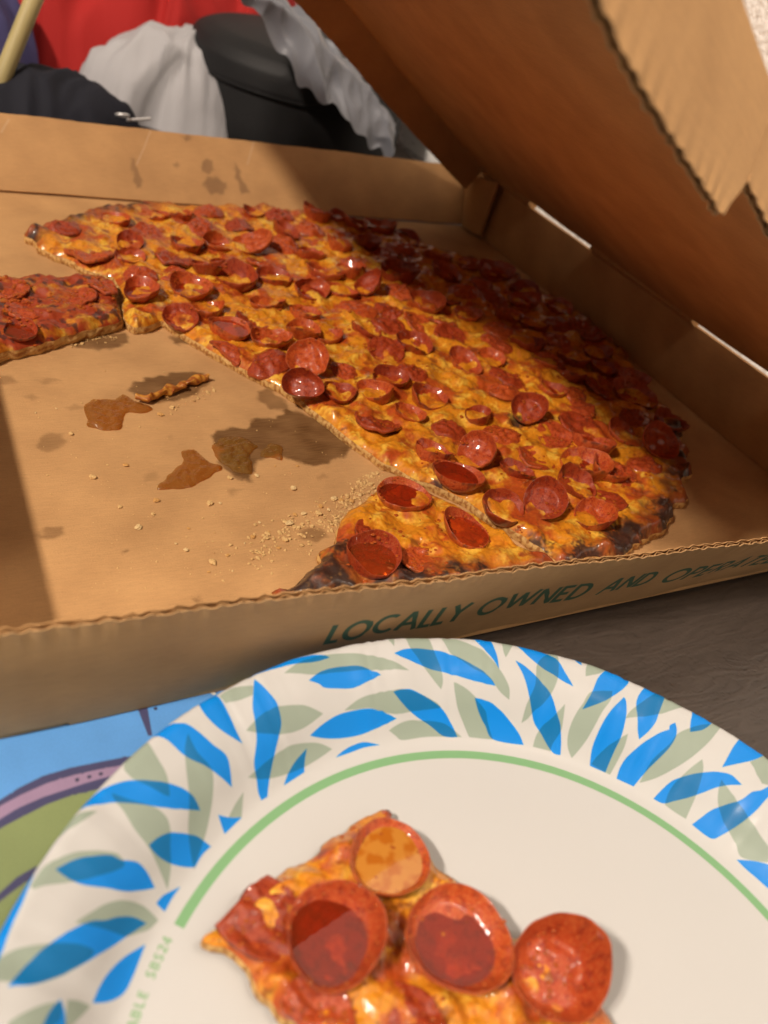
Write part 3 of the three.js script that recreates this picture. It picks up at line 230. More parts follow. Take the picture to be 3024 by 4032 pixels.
const bwTex = tex(1536, 256, (u, v) => { const x = u * W, y = v * 0.052; const c = kraftAt(x + 2, y); const s = bwStain(x, y); let cr = 0; for (const L of BWCR) for (let i = 1; i < L.length; i++) { const a = L[i - 1], b = L[i]; const dx = b[0] - a[0], dy = b[1] - a[1]; const px_ = x * 1000 - a[0], py_ = y * 1000 - a[1]; const t = clamp((px_ * dx + py_ * dy) / (dx * dx + dy * dy)); const d = Math.hypot(px_ - t * dx, py_ - t * dy) + 0.3 * n2(x * 900, y * 900); cr = Math.max(cr, 1 - sstep(0.15, 0.7, d)); } return [mix(mix(c[0], 0.13, s), 0.62, cr * 0.5), mix(mix(c[1], 0.065, s), 0.44, cr * 0.5), mix(mix(c[2], 0.03, s), 0.28, cr * 0.5)]; });
const backMat = new THREE.MeshStandardMaterial({ map: bwTex, roughness: 0.78, bumpMap: null, side: THREE.DoubleSide });
// front wall print
const CW = 2048, CHh = 256, MMX = W * 1000 / CW, FH = 0.0508;
function printTex() {
  const cv = document.createElement('canvas'); cv.width = CW; cv.height = CHh; const c = cv.getContext('2d'); c.fillStyle = '#000'; c.fillRect(0, 0, CW, CHh);
  c.strokeStyle = '#fff'; c.fillStyle = '#fff'; c.lineJoin = 'miter'; c.miterLimit = 3; c.lineCap = 'butt';
  const sx = CW / (W * 1000), sy = CHh / (FH * 1000), Hh = 11.4, y0 = 15.2;
  // letters as geometric strokes in a unit cap height; returns width
  const G = {
    L: [0.46, (m) => m([[0.07, 1], [0.07, 0.07], [0.48, 0.07]])], O: [1.02, (m, e) => e(0.51, 0.5, 0.43, 0.44, 0, 7)], C: [0.86, (m, e) => e(0.51, 0.5, 0.43, 0.44, 0.85, 5.43)],
    A: [0.92, (m) => { m([[0.07, 0], [0.46, 0.96], [0.85, 0]]); m([[0.2, 0.3], [0.72, 0.3]]); }], Y: [0.76, (m) => { m([[0.05, 1], [0.38, 0.48], [0.71, 1]]); m([[0.38, 0.5], [0.38, 0]]); }],
    W: [1.22, (m) => m([[0.05, 1], [0.34, 0.06], [0.61, 0.92], [0.88, 0.06], [1.17, 1]])], N: [0.84, (m) => m([[0.08, 0], [0.08, 0.94], [0.76, 0.06], [0.76, 1]])],
    E: [0.56, (m) => { m([[0.52, 0.93], [0.08, 0.93], [0.08, 0.07], [0.52, 0.07]]); m([[0.08, 0.51], [0.48, 0.51]]); }], D: [0.82, (m, e) => { m([[0.34, 0.93], [0.08, 0.93], [0.08, 0.07], [0.34, 0.07]]); e(0.33, 0.5, 0.41, 0.43, -1.5708, 1.5708); }],
    P: [0.58, (m, e) => { m([[0.08, 0], [0.08, 0.93], [0.3, 0.93]]); m([[0.3, 0.47], [0.08, 0.47]]); e(0.29, 0.7, 0.22, 0.23, -1.5708, 1.5708); }], R: [0.6, (m, e) => { m([[0.08, 0], [0.08, 0.93], [0.3, 0.93]]); m([[0.3, 0.47], [0.08, 0.47]]); e(0.29, 0.7, 0.22, 0.23, -1.5708, 1.5708); m([[0.26, 0.47], [0.55, 0]]); }],
    T: [0.62, (m) => { m([[0.02, 0.93], [0.6, 0.93]]); m([[0.31, 0.93], [0.31, 0]]); }] };
  const word = (s, xa, xb) => {
    const gap = 0.1, tot = [...s].reduce((a, ch) => a + G[ch][0] + gap, -gap), kx = (xb - xa) / tot; let x = xa;
    for (const ch of s) {
      const X = (a) => (x + a * kx) * sx, Y = (b) => CHh - (y0 + b * Hh) * sy; c.lineWidth = 0.175 * Hh * (sx + sy) / 2;
      G[ch][1]((pts) => { c.beginPath(); pts.forEach(([a, b], i) => (i ? c.lineTo(X(a), Y(b)) : c.moveTo(X(a), Y(b)))); c.stroke(); },
        (cx, cy, rx, ry, a0, a1) => { c.beginPath(); for (let i = 0; i <= 48; i++) { const t = mix(a0, a1, i / 48); const q = [X(cx + rx * Math.cos(t)), Y(cy + ry * Math.sin(t))]; i ? c.lineTo(...q) : c.moveTo(...q); } c.stroke(); });
      x += (G[ch][0] + gap) * kx;
    }
  };
  word('LOCALLY', 98.3, 150.7); word('OWNED', 156, 206); word('AND', 213, 238.5); word('OPERATED', 246, 318);
  const im = c.getImageData(0, 0, CW, CHh).data;
  return tex(CW, CHh, (u, v) => { const i = Math.min(CW - 1, (u * CW) | 0), j = CHh - 1 - Math.min(CHh - 1, (v * CHh) | 0); const x = u * W, y = v * FH; const k = kraftAt(x + 3, y); let a = im[(j * CW + i) * 4] / 255; a *= 0.93 + 0.2 * n2b(x * 2200, y * 2200); a = clamp(a); return [mix(k[0] * 0.92, 0.014, a), mix(k[1] * 0.97, 0.095, a), mix(k[2] * 1.05, 0.06, a)]; });
}
const frontPrint = new THREE.MeshStandardMaterial({ map: printTex(), roughness: 0.75, bumpMap: null, side: THREE.DoubleSide });

const box = thing('pizza_box', 'open brown corrugated pizza box with green printed lettering on its near wall', 'pizza box');
mesh('floor_panel', sheet(40, 40, (u, v, w) => [-0.003 + u * (W + 0.006), w, 0.002 - v * (BD + 0.004)], (u, v) => [(-0.003 + u * (W + 0.006)) / W, (-0.002 + v * (BD + 0.004)) / BD], -T, 0), floorMat, box);
{ // near wall with lettering: leans out more towards the hinge side; the bottom fold is a row of cut tabs
  const lean = (x) => mix(0.0049, 0.0241, clamp((x - 0.05) / (W - 0.1), -0.1, 1.1));
  const tabs = [[0.021, 0.055, 0], [0.078, 0.112, 0], [0.13, 0.165, 1], [0.186, 0.214, 1], [0.238, 0.272, 1], [0.296, 0.33, 1], [0.352, 0.386, 1]];
  const bottom = (x) => { for (const [a, b] of tabs) if (x > a && x < b) return -0.0021; return -0.0003; };
  const P = (u, v, w) => { const x = u * W, y = mix(bottom(x), BH + 0.0004 * n2(x * 9, 3), v); return [x, y, lean(x) * y / BH + 0.0006 * n2(x * 14, y * 20) + w]; };
  const fw = mesh('near_wall', board(W, BH, P, 130, 12, { outer: false, wobble: 0.0003, rough: 0.0005 }), kraft, box);
  // outer liner carries the print
  const wob = (x, v) => 0.00028 * Math.sin(2 * Math.PI * x / PITCH) * (0.05 + 0.95 * sstep(0.9, 1, v)) + 0.00022 * n2(x * 300, 5.7) * sstep(0.8, 1, v);
  mesh('printed_liner', sheet(520, 14, (u, v, w) => P(u, v + sstep(0.85, 1, v) * 0.012 * (n2(u * W * 240, 40) + 0.6 * n2(u * W * 900, 17)), w + wob(u * W, v)), (u, v) => [u, v * BH / FH], T - 0.0004, T), frontPrint, fw);
}
{ // far wall leans back
  const len = 0.048, s = 0.03058 / len, c = 0.03698 / len;
  const P = (u, v, w) => { const x = 0.002 + u * (W + 0.004), y = v * len + 0.0003 * n2(x * 16, 9); return [x, y * c + w * s + 0.0002, -BD - y * s + w * c - T * 0.9 + 0.0006 * n2(x * 12, 4) * v]; };
  // inner side faces the camera: w runs towards it
  mesh('far_wall', sheet(90, 8, (u, v, w) => P(u, v + sstep(0.9, 1, v) * 0.006 * n2(u * 110, 3), w), (u, v) => [0.002 / W + u * (W - 0.003) / W, v * len / 0.052], 0, T), backMat, box);
}
{ // hinge-side wall, corner flaps, left wall
  mesh('hinge_wall', sheet(60, 6, (u, v, w) => [W + 0.0004 + 0.0008 * v + w + 0.0006 * n2(u * 5, 2) * v, 0.0003 + v * (BH - 0.0006), -u * (BD + 0.03 * v) * 0.999 - 0.0004], (u, v) => [u * BD, v * BH], 0, T), kraft, box);
  mesh('open_side_wall', sheet(40, 6, (u, v, w) => [-0.0006 - 0.008 * v - w, 0.0003 + v * BH, -u * BD * 0.997 - 0.0006], (u, v) => [u * BD, v * BH], 0, T), kraft, box);
  // flap folded round the far hinge-side corner, standing a little off the walls
const cf = [[0.399, 0.0016, -0.4035], [0.400, 0.0035, -0.3764], [0.4045, 0.0355, -0.4275], [0.399, 0.047, -0.373]];
  mesh('corner_flap', sheet(12, 8, (u, v, w) => [0, 1, 2].map((k) => mix(mix(cf[0][k], cf[1][k], u), mix(cf[2][k], cf[3][k], u), v) + (k === 0 ? w - 0.0025 * Math.sin(Math.PI * u) : 0)), (u, v) => [u * 0.04, v * 0.04], 0, 0.002), kraft, box);
}
{ // lid on its hinge, leaning over the pizza, with hanging flaps
  const AL = THREE.MathUtils.degToRad(33.3), e = [-Math.cos(AL), Math.sin(AL)], n = [-Math.sin(AL), -Math.cos(AL)], H = [W + 0.0022, BH + 0.0008];
  const LL = 0.424;
  // (s up the lid, d under it, z)
  const Q = (s, d, z) => [H[0] + e[0] * s + n[0] * d, H[1] + e[1] * s + n[1] * d, z];
  const bow = (s, z) => 0.0015 * Math.sin(Math.PI * s / LL) + 0.001 * n2(s * 7, z * 7);
  const lid = mesh('lid', sheet(60, 60, (u, v, w) => { const s = 0.0072 + v * (LL - 0.0072), z = -u * BD; return Q(s, bow(s, z) - w, z); }, (u, v) => [u * BD, v * LL], 0, T), kraft, box);
  for (const [za, zb] of [[0, -0.076], [-0.153, -0.256], [-0.333, -BD]]) mesh('hinge_strip', sheet(12, 3, (u, v, w) => Q(-0.001 + v * 0.0084, bow(0.003, 0) - w, mix(za, zb, u)), (u, v) => [u * 0.08, v * 0.005], -0.0022, T), kraft, lid);
  // side flap towards the lettering wall: deep part, then a notch and a shallow tab
  const depthN = (s) => s > 0.2642 ? 0.0367 + sstep(0.264, 0.33, s) * 0.0058 : 0.0234, SP = THREE.MathUtils.degToRad(30);
  const flap = (s0, s1, dp, zf, out, name, taper) => {
    const P = (u, v, w) => { const s = mix(s0, s1, u) + (taper ? taper(u, v) : 0); const d = v * dp(s); const k = out > 0 ? SP : 0.0; return Q(s, d * Math.cos(k) + bow(s, zf) - T * 0.2 - (w * Math.sin(k)), zf + out * (d * Math.sin(k) + w * Math.cos(k) + 0.0002)); };
    mesh(name, board(s1 - s0, 0.025, P, 60, 8, { rough: 0.0003 }), kraft, lid);
  };
  flap(0.2643, 0.415, depthN, 0, 1, 'side_flap', (u, v) => 0.0052 * sstep(0.6, 1, v) * Math.max(0, 1 - u * 8));
  flap(0.045, 0.2641, depthN, 0, 1, 'side_flap');
  flap(0.004, 0.41, (s) => 0.0205 + 0.012 * s, -BD, -1, 'side_flap');
  // tuck flap along the lid's free edge, cut slanting at one end
  const dz = (z) => 0.003 + 0.034 * sstep(0.09, 0.22, -z) * (1 - sstep(0.375, 0.40, -z) * 0.4);
  mesh('tuck_flap', sheet(60, 8, (u, v, w) => { const z = -0.004 - u * (BD - 0.008); const d = v * dz(z); return Q(LL + 0.0003 + w, d - T * 0.5, z); }, (u, v) => [u * BD, v * 0.04], 0, T), kraft, lid);
}
// ---------- pizza ----------
const PC = [0.2085, -0.2085], PR = 0.1952;
const clampDisc = (pts) => pts.map(([x, z]) => { let dx = x / 1000 - PC[0], dz = z / 1000 - PC[1]; const r = Math.hypot(dx, dz); const k = r > PR ? PR / r : 1; return [(PC[0] + dx * k) * 1000, (PC[1] + dz * k) * 1000]; });
// what the top is made of: cheese, oil, sauce, browned spots
const CHAR = [[0.112, -0.037, 0.012], [0.128, -0.046, 0.006], [0.146, -0.022, 0.007], [0.215, -0.031, 0.007], [0.338, -0.058, 0.010], [0.302, -0.036, 0.011], [0.262, -0.024, 0.013], [0.236, -0.020, 0.008], [0.362, -0.098, 0.011], [0.386, -0.14, 0.009], [0.122, -0.385, 0.008], [0.086, -0.366, 0.006], [0.19, -0.075, 0.004], [0.262, -0.118, 0.005]];
function toppingColor(x, z, rim, o) {
  const a = fbm(x * 48 + o, z * 48, 4), b = fbm(x * 110 - o, z * 110 + 4, 4), c = n2b(x * 420, z * 420), f = n2(x * 1300, z * 1300);
  const wx = x + 0.004 * b, wz = z + 0.004 * a;
  const red = sstep(-0.02, 0.38, fbm(wx * 30 + 60 + o, wz * 30, 4) + 0.12 * b);
  const pale = sstep(0.04, 0.4, fbm(wx * 60 - 30, wz * 60 + o, 3) + 0.12 * c);
  const brown = sstep(0.3, 0.6, fbm(wx * 75 + 11, wz * 75 - 8 + o, 3) + 0.2 * b);
  let col = [0.64, 0.235, 0.010];
  const m = (q, t) => { col = col.map((v, i) => mix(v, q[i], t)); };
  m([0.76, 0.44, 0.05], pale * 0.85); m([0.56, 0.14, 0.008], sstep(0.0, 0.4, b) * 0.5); m([0.40, 0.05, 0.008], red * 0.9); m([0.17, 0.04, 0.012], brown * 0.7);
  if (rim > 0) { m([0.26, 0.048, 0.012], rim * 0.85); m([0.04, 0.018, 0.011], rim * sstep(0.0, 0.35, fbm(x * 44 + 31, z * 44 + o, 4) + 0.1 * c)); m([0.55, 0.27, 0.07], rim * 0.35 * sstep(0.25, 0.5, fbm(x * 140, z * 140 + 77, 3))); }
  if (n2b(x * 330 + 8, z * 330 + o) > 0.87 && f > 0.1) m([0.05, 0.045, 0.015], 0.8);
  if (o === 0) for (const [cx, cz, r] of CHAR) { const d = Math.hypot(x - cx, z - cz) / r; if (d < 1.6) m([0.035, 0.017, 0.013], 0.92 * (1 - sstep(0.45, 1.25, d + 0.55 * b + 0.25 * c))); }
  const k = 1 + 0.1 * f + 0.12 * c; return col.map((v) => v * k);
}
const pizRim = (x, z) => sstep(PR - 0.016, PR - 0.005, Math.hypot(x - PC[0], z - PC[1]) + 0.004 * n2(x * 60, z * 60));
const pizTex = tex(1100, 1100, (u, v) => { const x = u * 0.41, z = -v * 0.41; const r = Math.hypot(x - PC[0], z - PC[1]); if (r > PR + 0.035) return [0.4, 0.12, 0.02]; return toppingColor(x, z, pizRim(x, z), 0); });
const sauceGloss = { roughness: 0.55, specularIntensity: 0.6, clearcoat: 0.75, clearcoatRoughness: 0.06 };
const topBump = tex(1024, 1024, (u, v) => 0.5 + 0.36 * fbm(u * 45, v * 45, 3), false, true);
const tb1 = topBump.clone(); tb1.repeat.set(4, 4); tb1.needsUpdate = true; // uv 0..1 over 0.41 m
const tb2 = topBump.clone(); tb2.repeat.set(1.3, 1.3); tb2.needsUpdate = true;
const pizTop = new THREE.MeshPhysicalMaterial({ map: pizTex, ...sauceGloss, bumpMap: tb1, bumpScale: 0.00016 });
const plsTex = tex(768, 768, (u, v) => { const x = 0.03 + u * 0.11, z = 0.05 + v * 0.11; return toppingColor(x, z, 0, 31); });
const plsTop = new THREE.MeshPhysicalMaterial({ map: plsTex, ...sauceGloss, bumpMap: tb2, bumpScale: 0.00012 });
const crustTex = tex(512, 512, (u, v) => { const a = fbm(u * 20, v * 20, 4), b = n2(u * 120, v * 120); const t = sstep(-0.2, 0.4, a + 0.2 * b); return [mix(0.60, 0.33, t), mix(0.36, 0.135, t), mix(0.12, 0.03, t)]; }, true, true); crustTex.repeat.set(12, 12);
const crustMat = new THREE.MeshStandardMaterial({ map: crustTex, roughness: 0.7, side: THREE.DoubleSide });
const charTex = tex(512, 512, (u, v) => { const x = u * 0.11, z = -0.3 + v * 0.11; const c = toppingColor(x + 0.5, z, 0.25, 12); const t = sstep(-0.45, 0.1, fbm(x * 60 + 3, z * 60, 4)), d = sstep(0.12, 0.4, fbm(x * 95, z * 95 + 7, 4)); return [mix(mix(c[0], 0.33, t), 0.06, d * 0.85), mix(mix(c[1], 0.042, t), 0.018, d * 0.85), mix(mix(c[2], 0.010, t), 0.013, d * 0.85)]; });
const charTop = new THREE.MeshPhysicalMaterial({ map: charTex, ...sauceGloss, bumpMap: tb1, bumpScale: 0.0002 });
// pepperoni skins
const pepTex = [0, 1, 2].map((s) => tex(384, 384, (u, v) => {
  const x = u - 0.5, y = v - 0.5, r = Math.hypot(x, y) * 2, a = fbm(u * 7 + s * 31, v * 7, 4), b = n2(u * 34 + s * 9, v * 34), c = n2b(u * 80, v * 80 + s);
  let col = [0.40, 0.046, 0.008]; const m = (q, t) => { col = col.map((w, i) => mix(w, q[i], t)); };
  m([0.27, 0.022, 0.005], sstep(0, 0.4, a)); m([0.55, 0.18, 0.05], sstep(0.25, 0.65, b + 0.4 * c) * 0.55); m([0.46, 0.085, 0.02], sstep(0.15, 0.5, -a) * 0.6);
  m([0.46, 0.095, 0.022], sstep(0.84, 0.93, r + 0.04 * b) * 0.5); m([0.09, 0.022, 0.012], sstep(0.88, 0.97, r) * sstep(0.1, 0.6, n2(x * 4, y * 4 + s * 5)));
  if (c > 0.82 && b < -0.1) m([0.05, 0.035, 0.015], 0.8);
  return col;
}));
const pepBump = tex(512, 512, (u, v) => 0.5 + 0.25 * fbm(u * 16, v * 16, 3) + 0.2 * Math.pow(clamp(n2b(u * 26, v * 26) * 0.5 + 0.5), 3), false);
const pepMats = []; for (let s = 0; s < 3; s++) for (const tint of [[1.1, 1.2, 1.0], [1, 1, 1], [0.78, 0.66, 0.66]]) pepMats.push(new THREE.MeshPhysicalMaterial({ map: pepTex[s], color: new THREE.Color().setRGB(...tint), roughness: 0.5, specularIntensity: 0.6, clearcoat: 0.8, clearcoatRoughness: 0.06, bumpMap: pepBump, bumpScale: 0.0003, side: THREE.DoubleSide }));
const oilMat = new THREE.MeshPhysicalMaterial({ color: new THREE.Color().setRGB(0.62, 0.17, 0.05), roughness: 0.03, transmission: 0.92, thickness: 0 });
const oilMat2 = new THREE.MeshPhysicalMaterial({ color: new THREE.Color().setRGB(0.75, 0.27, 0.07), roughness: 0.03, transmission: 0.92, thickness: 0 });
const beadMat = new THREE.MeshPhysicalMaterial({ color: new THREE.Color().setRGB(0.36, 0.075, 0.012), roughness: 0.06 });
const cheesePoolTex = tex(256, 256, (u, v) => { const a = fbm(u * 3, v * 3, 3), b = n2(u * 7 + 4, v * 7); const t = sstep(-0.15, 0.3, a); let c = [mix(0.50, 0.42, t), mix(0.20, 0.12, t), mix(0.03, 0.010, t)]; if (b > 0.78) c = [0.32, 0.07, 0.015]; return c; });
const cheesePool = new THREE.MeshPhysicalMaterial({ map: cheesePoolTex, roughness: 0.12, clearcoat: 1, clearcoatRoughness: 0.05 });
// one pepperoni; ground(x, z) is the height under it
function pepperoni(parent, x, z, r, kind, seed, ground, o = {}) {
  const q = rng(seed * 7919 + 13), s1 = q() * 90, ov = o.ov ?? 1 + (q() - 0.5) * 0.24, rot = o.rot ?? q() * 6.28, cup = 'coty'.includes(kind);
  const Hh = (o.h ?? (cup ? 0.34 + 0.2 * q() : kind === 'd' ? 0.22 + 0.12 * q() : 0.06)) * r, th = Math.max(0.0013, 0.16 * r), NA = 56, NR = 15;
  const y0 = ground(x, z);
  // tilt: direction of the lowered side and its slope
  const tl = o.tilt ?? (kind === 't' ? 0.55 + 0.25 * q() : kind === 'o' || kind === 'y' ? 0.06 : 0.12 + 0.14 * q()), td = o.dir ?? (kind === 't' ? 2.4 + (q() - 0.5) * 1.2 : q() * 6.28);
  const f1 = q() * 6.28, f2 = q() * 6.28, f3 = q() * 6.28, g1 = 0.1 + 0.34 * q(), g2 = 0.08 + 0.2 * q(), fo = q() < 0.55 ? (0.12 + 0.2 * q()) * (o.ov ? 0.3 : 1) : 0, cru = 0.03 + 0.05 * q();
  const rimN = (a) => 1 + g1 * Math.sin(a + f1) + g2 * Math.sin(2 * a + f2) + 0.05 * Math.sin(3 * a + f3) + 0.02 * Math.sin(7 * a + f1);
  const rad = (a) => 1 + 0.04 * Math.sin(2 * a + f3) + 0.025 * Math.sin(3 * a + f1) + 0.008 * Math.sin(8 * a + f2);
  const yTop = (p, a) => { if (cup || kind === 't') { const e = clamp((p - 0.55) / 0.45); return Hh * rimN(a) * Math.pow(e, 1.45) + (kind === 'o' || kind === 'y' ? 0.25 : 1) * cru * r * n2(p * 1.5 * Math.cos(a) + s1, p * 1.5 * Math.sin(a)); } if (kind === 'd') return Hh * (1 - p * p * p) * (1 + 0.25 * n2(p * Math.cos(a) * 2 + s1, p * Math.sin(a) * 2)); return 0.05 * r * n2(p * Math.cos(a) * 1.6 + s1, p * Math.sin(a) * 1.6) + Hh * p * p * rimN(a); };
  const shrink = (p, a) => (cup || kind === 't' ? p - (0.09 + fo * Math.max(0, Math.sin(a + f2)) ** 2) * Math.pow(clamp((p - 0.5) / 0.5), 1.6) : p);
  const place = (p, a, dy) => {
    let lx = shrink(p, a) * r * rad(a) * Math.cos(a) * ov, lz = shrink(p, a) * r * rad(a) * Math.sin(a) / ov, ly = yTop(p, a) + dy;
    const cx = lx * Math.cos(rot) - lz * Math.sin(rot), cz = lx * Math.sin(rot) + lz * Math.cos(rot);
    const along = cx * Math.cos(td) + cz * Math.sin(td), ct = Math.cos(tl), st = Math.sin(tl); // lower the side that points to td
    const na = along * ct + ly * st, ny = -along * st + ly * ct; const fx = cx + (na - along) * Math.cos(td), fz = cz + (na - along) * Math.sin(td);
    const drape = kind === 'f' || kind === 'd' ? 0.75 : kind === 'o' || kind === 'y' ? 0 : 0.15; let wx = x + fx, wz = z + fz; if (o.clip && !o.clip.inside(wx, wz)) { const c = o.clip.near(wx, wz); if (c[0] > 0.0005) { wx = mix(wx, c[1], 1 - 0.0005 / c[0]); wz = mix(wz, c[2], 1 - 0.0005 / c[0]); } }
    const g = mix(y0, ground(wx, wz), drape);
    return [wx, g + ny + (o.lift ?? (cup ? -0.0011 : -0.0004)) + (kind === 't' ? r * Math.sin(tl) * 0.55 : 0) + (kind === 'd' ? 0.0004 : th * 0.5) + (kind === 'f' ? 0.0005 : 0), wz];
  };
  const pos = [], uv = [], idx = []; const ring = (p, dy) => { const st = pos.length / 3; for (let i = 0; i < NA; i++) { const a = i / NA * 2 * Math.PI; pos.push(...place(p, a, dy)); uv.push(0.5 + 0.47 * p * Math.cos(a), 0.5 + 0.47 * p * Math.sin(a)); } return st; };
  const prof = []; for (let i = 0; i <= NR; i++) { const p = 0.03 + 0.97 * i / NR * 0.95; prof.push([p, 0]); }
  prof.push([0.968, -th * 0.05], [0.988, -th * 0.2], [1.0, -th * 0.45], [0.998, -th * 0.7], [0.985, -th * 0.92]); for (let i = NR; i >= 0; i -= 2) { const p = 0.03 + 0.97 * i / NR * 0.95; prof.push([p, -th]); }
  const st = prof.map(([p, d]) => ring(p, d));
  for (let k = 1; k < st.length; k++) for (let i = 0; i < NA; i++) { const j = (i + 1) % NA, a = st[k - 1] + i, b = st[k - 1] + j, c = st[k] + i, d = st[k] + j; idx.push(a, b, c, b, d, c); }
  for (const [s, fl] of [[st[0], 0], [st[st.length - 1], 1]]) { const cI = pos.length / 3; let sx = 0, sy = 0, sz = 0; for (let i = 0; i < NA; i++) { sx += pos[3 * (s + i)]; sy += pos[3 * (s + i) + 1]; sz += pos[3 * (s + i) + 2]; } pos.push(sx / NA, sy / NA, sz / NA); uv.push(0.5, 0.5); for (let i = 0; i < NA; i++) { const j = (i + 1) % NA; fl ? idx.push(cI, s + i, s + j) : idx.push(cI, s + j, s + i); } }
  const g = new THREE.BufferGeometry(); g.setAttribute('position', new THREE.Float32BufferAttribute(pos, 3)); g.setAttribute('uv', new THREE.Float32BufferAttribute(uv, 2)); g.setIndex(idx); g.computeVertexNormals();
  const m = mesh('pepperoni', g, pepMats[o.mat ?? Math.floor(q() * 9)], parent);
  if (kind === 'o' || kind === 'y' || (kind === 'c' && q() < 0.45)) { // level pool of oil in the cup
    let lo = 1e9; for (let i = 0; i < 36; i++) for (let k = 0; k <= 10; k++) lo = Math.min(lo, place(k / 10 * 0.8, i / 36 * 6.2832, 0)[1]);
    const lvl = lo + (o.pool ?? (kind === 'y' ? 0.75 : kind === 'o' ? 0.55 : 0.3)) * Hh, P = [], U = [], I = [], NB = 64, NK = 5;
    for (let i = 0; i < NB; i++) { const aa = i / NB * 2 * Math.PI; let po = 0; for (let k = 96; k > 0; k--) if (place(k / 100, aa, 0)[1] < lvl) { po = k / 100 + 0.012; break; }
      for (let k = 0; k <= NK; k++) { const pp = po * k / NK, w = place(pp, aa, 0); P.push(w[0], lvl - (kind === 'y' ? 0.0004 * (k / NK) ** 2 : 0), w[2]); U.push(0.5 + 0.5 * pp * Math.cos(aa), 0.5 + 0.5 * pp * Math.sin(aa)); } }
    for (let i = 0; i < NB; i++) for (let k = 0; k < NK; k++) { const j = (i + 1) % NB, a0 = i * (NK + 1) + k, b0 = j * (NK + 1) + k; I.push(a0, b0, a0 + 1, b0, b0 + 1, a0 + 1); }
    const og = new THREE.BufferGeometry(); og.setAttribute('position', new THREE.Float32BufferAttribute(P, 3)); og.setAttribute('uv', new THREE.Float32BufferAttribute(U, 2)); og.setIndex(I); og.computeVertexNormals();
    const om = mesh('oil_pool', og, kind === 'y' ? cheesePool : q() < 0.5 ? oilMat : oilMat2, m); if (kind === 'y') om.userData.label = 'amber cheesy oil filling the cup';
  }
  return m;
}
const topH = (x, z, d, o) => {
  const e = sstep(-0.0012, 0.0042, d), rim = o.rim ? pizRim(x, z) : 0;
  let h = 0.0026 + 0.0036 * fbm(x * 42 + o.s, z * 42, 2) + 0.0007 * n2(x * 115, z * 115 + o.s) * (0.5 + n2b(x * 30, z * 30)) + 0.00028 * n2(x * 280, z * 280) + 0.00008 * n2(x * 640, z * 640);
  h = mix(h, 0.0036 + 0.0042 * fbm(x * 40 + 9, z * 40 + o.s, 2) + 0.0004 * n2(x * 150, z * 150), rim);
  return o.y + (o.t ?? 0.0045) + h * e + 0.0009 * (e - 1) + (o.warp ? o.warp(x, z) : 0);
};
function pizzaPiece(name, label, poly, o, peps, topMat, uvf, group) {
  const g = thing(name, label, 'pizza', group); const pl = outline(poly, o.step || 0.0011, (o.amp || 0.0007) * (o.rim ? 0.42 : 0.7), o.s, o.rim ? (x, z) => sstep(PR - 0.02, PR - 0.008, Math.hypot(x - PC[0], z - PC[1])) * (0.0034 * n2(x * 46 + o.s, z * 46) + 0.0009 * n2(x * 120, z * 120)) : null);
  const T0 = polyTools(pl); const bot = (x, z) => o.y + (o.warp ? o.warp(x, z) : 0) + 0.0002;
  const S = slabOver(pl, o.g, (x, z, d) => topH(x, z, d, o), bot, uvf, 5, 0.0006);
  mesh('crust', S.side, crustMat, g); mesh('cheese_topping', S.top, topMat, g);
  const ground = (x, z) => topH(x, z, 0.006, o) - 0.0006;
  peps.forEach((p, i) => pepperoni(g, p[0] / 1000, p[1] / 1000, p[2] / 1000 * (o.k ?? 1.04), p[3], i + o.s * 17 + 3, ground, { ...(p[4] || {}), clip: p[3] === 'f' ? T0 : null }));
  // beads of oil standing on the toppings
  const ray = new THREE.Raycaster(), q = rng(o.s * 101 + 7), beads = [], unit = new THREE.SphereGeometry(1, 9, 6), tops = g.children.filter((c) => c.name === 'pepperoni'); g.updateMatrixWorld(true);
  for (let i = 0; i < (o.beads || 0); i++) { // most sit on the pepperoni, in little clusters
    const p = peps[Math.floor(q() * peps.length)], a = q() * 6.28, rr = Math.sqrt(q()) * p[2] / 1000 * 1.1, cx = p[0] / 1000 + rr * Math.cos(a), cz = p[1] / 1000 + rr * Math.sin(a);
    for (let k = 0; k < 3; k++) { const x = cx + (q() - 0.5) * 0.005, z = cz + (q() - 0.5) * 0.005; if (!T0.inside(x, z)) continue; ray.set(new THREE.Vector3(x, 0.05, z), new THREE.Vector3(0, -1, 0)); const hit = ray.intersectObjects(tops, false)[0], hy = hit ? hit.point.y : topH(x, z, T0.near(x, z)[0], o); const r = (o.beadR || 0.0004) * (0.5 + q()); beads.push(unit.clone().scale(r * (1 + 0.4 * q()), r * 0.55, r).translate(x, hy + r * 0.1, z)); }
  }
  if (beads.length) { const m = mesh('oil_beads', mergeGeometries(beads), beadMat, g); m.userData.kind = 'stuff'; }
  return { g, S, ground, pl };
}
const pizUV = (x, z) => [x / 0.41, -z / 0.41];
const MAINP = clampDisc(MAIN);
const inMain = polyTools(MAINP.map(([x, z]) => [x / 1000, z / 1000]));
const mainPeps = PEP.filter((p) => p[0] > 95 || p[1] < -288).map((p) => { let dx = p[0] / 1000 - PC[0], dz = p[1] / 1000 - PC[1]; const r = Math.hypot(dx, dz), k = r > PR - 0.010 ? (PR - 0.010) / r : 1; return [(PC[0] + dx * k) * 1000, (PC[1] + dz * k) * 1000, p[2], p[3] === 'f' && Math.sin(p[0] * 12.9 + p[1] * 7.1) > 0.1 ? 'c' : p[3] === 'd' && Math.sin(p[0] * 5.3 - p[1] * 9.7) > 0.2 ? 'c' : p[3]]; });
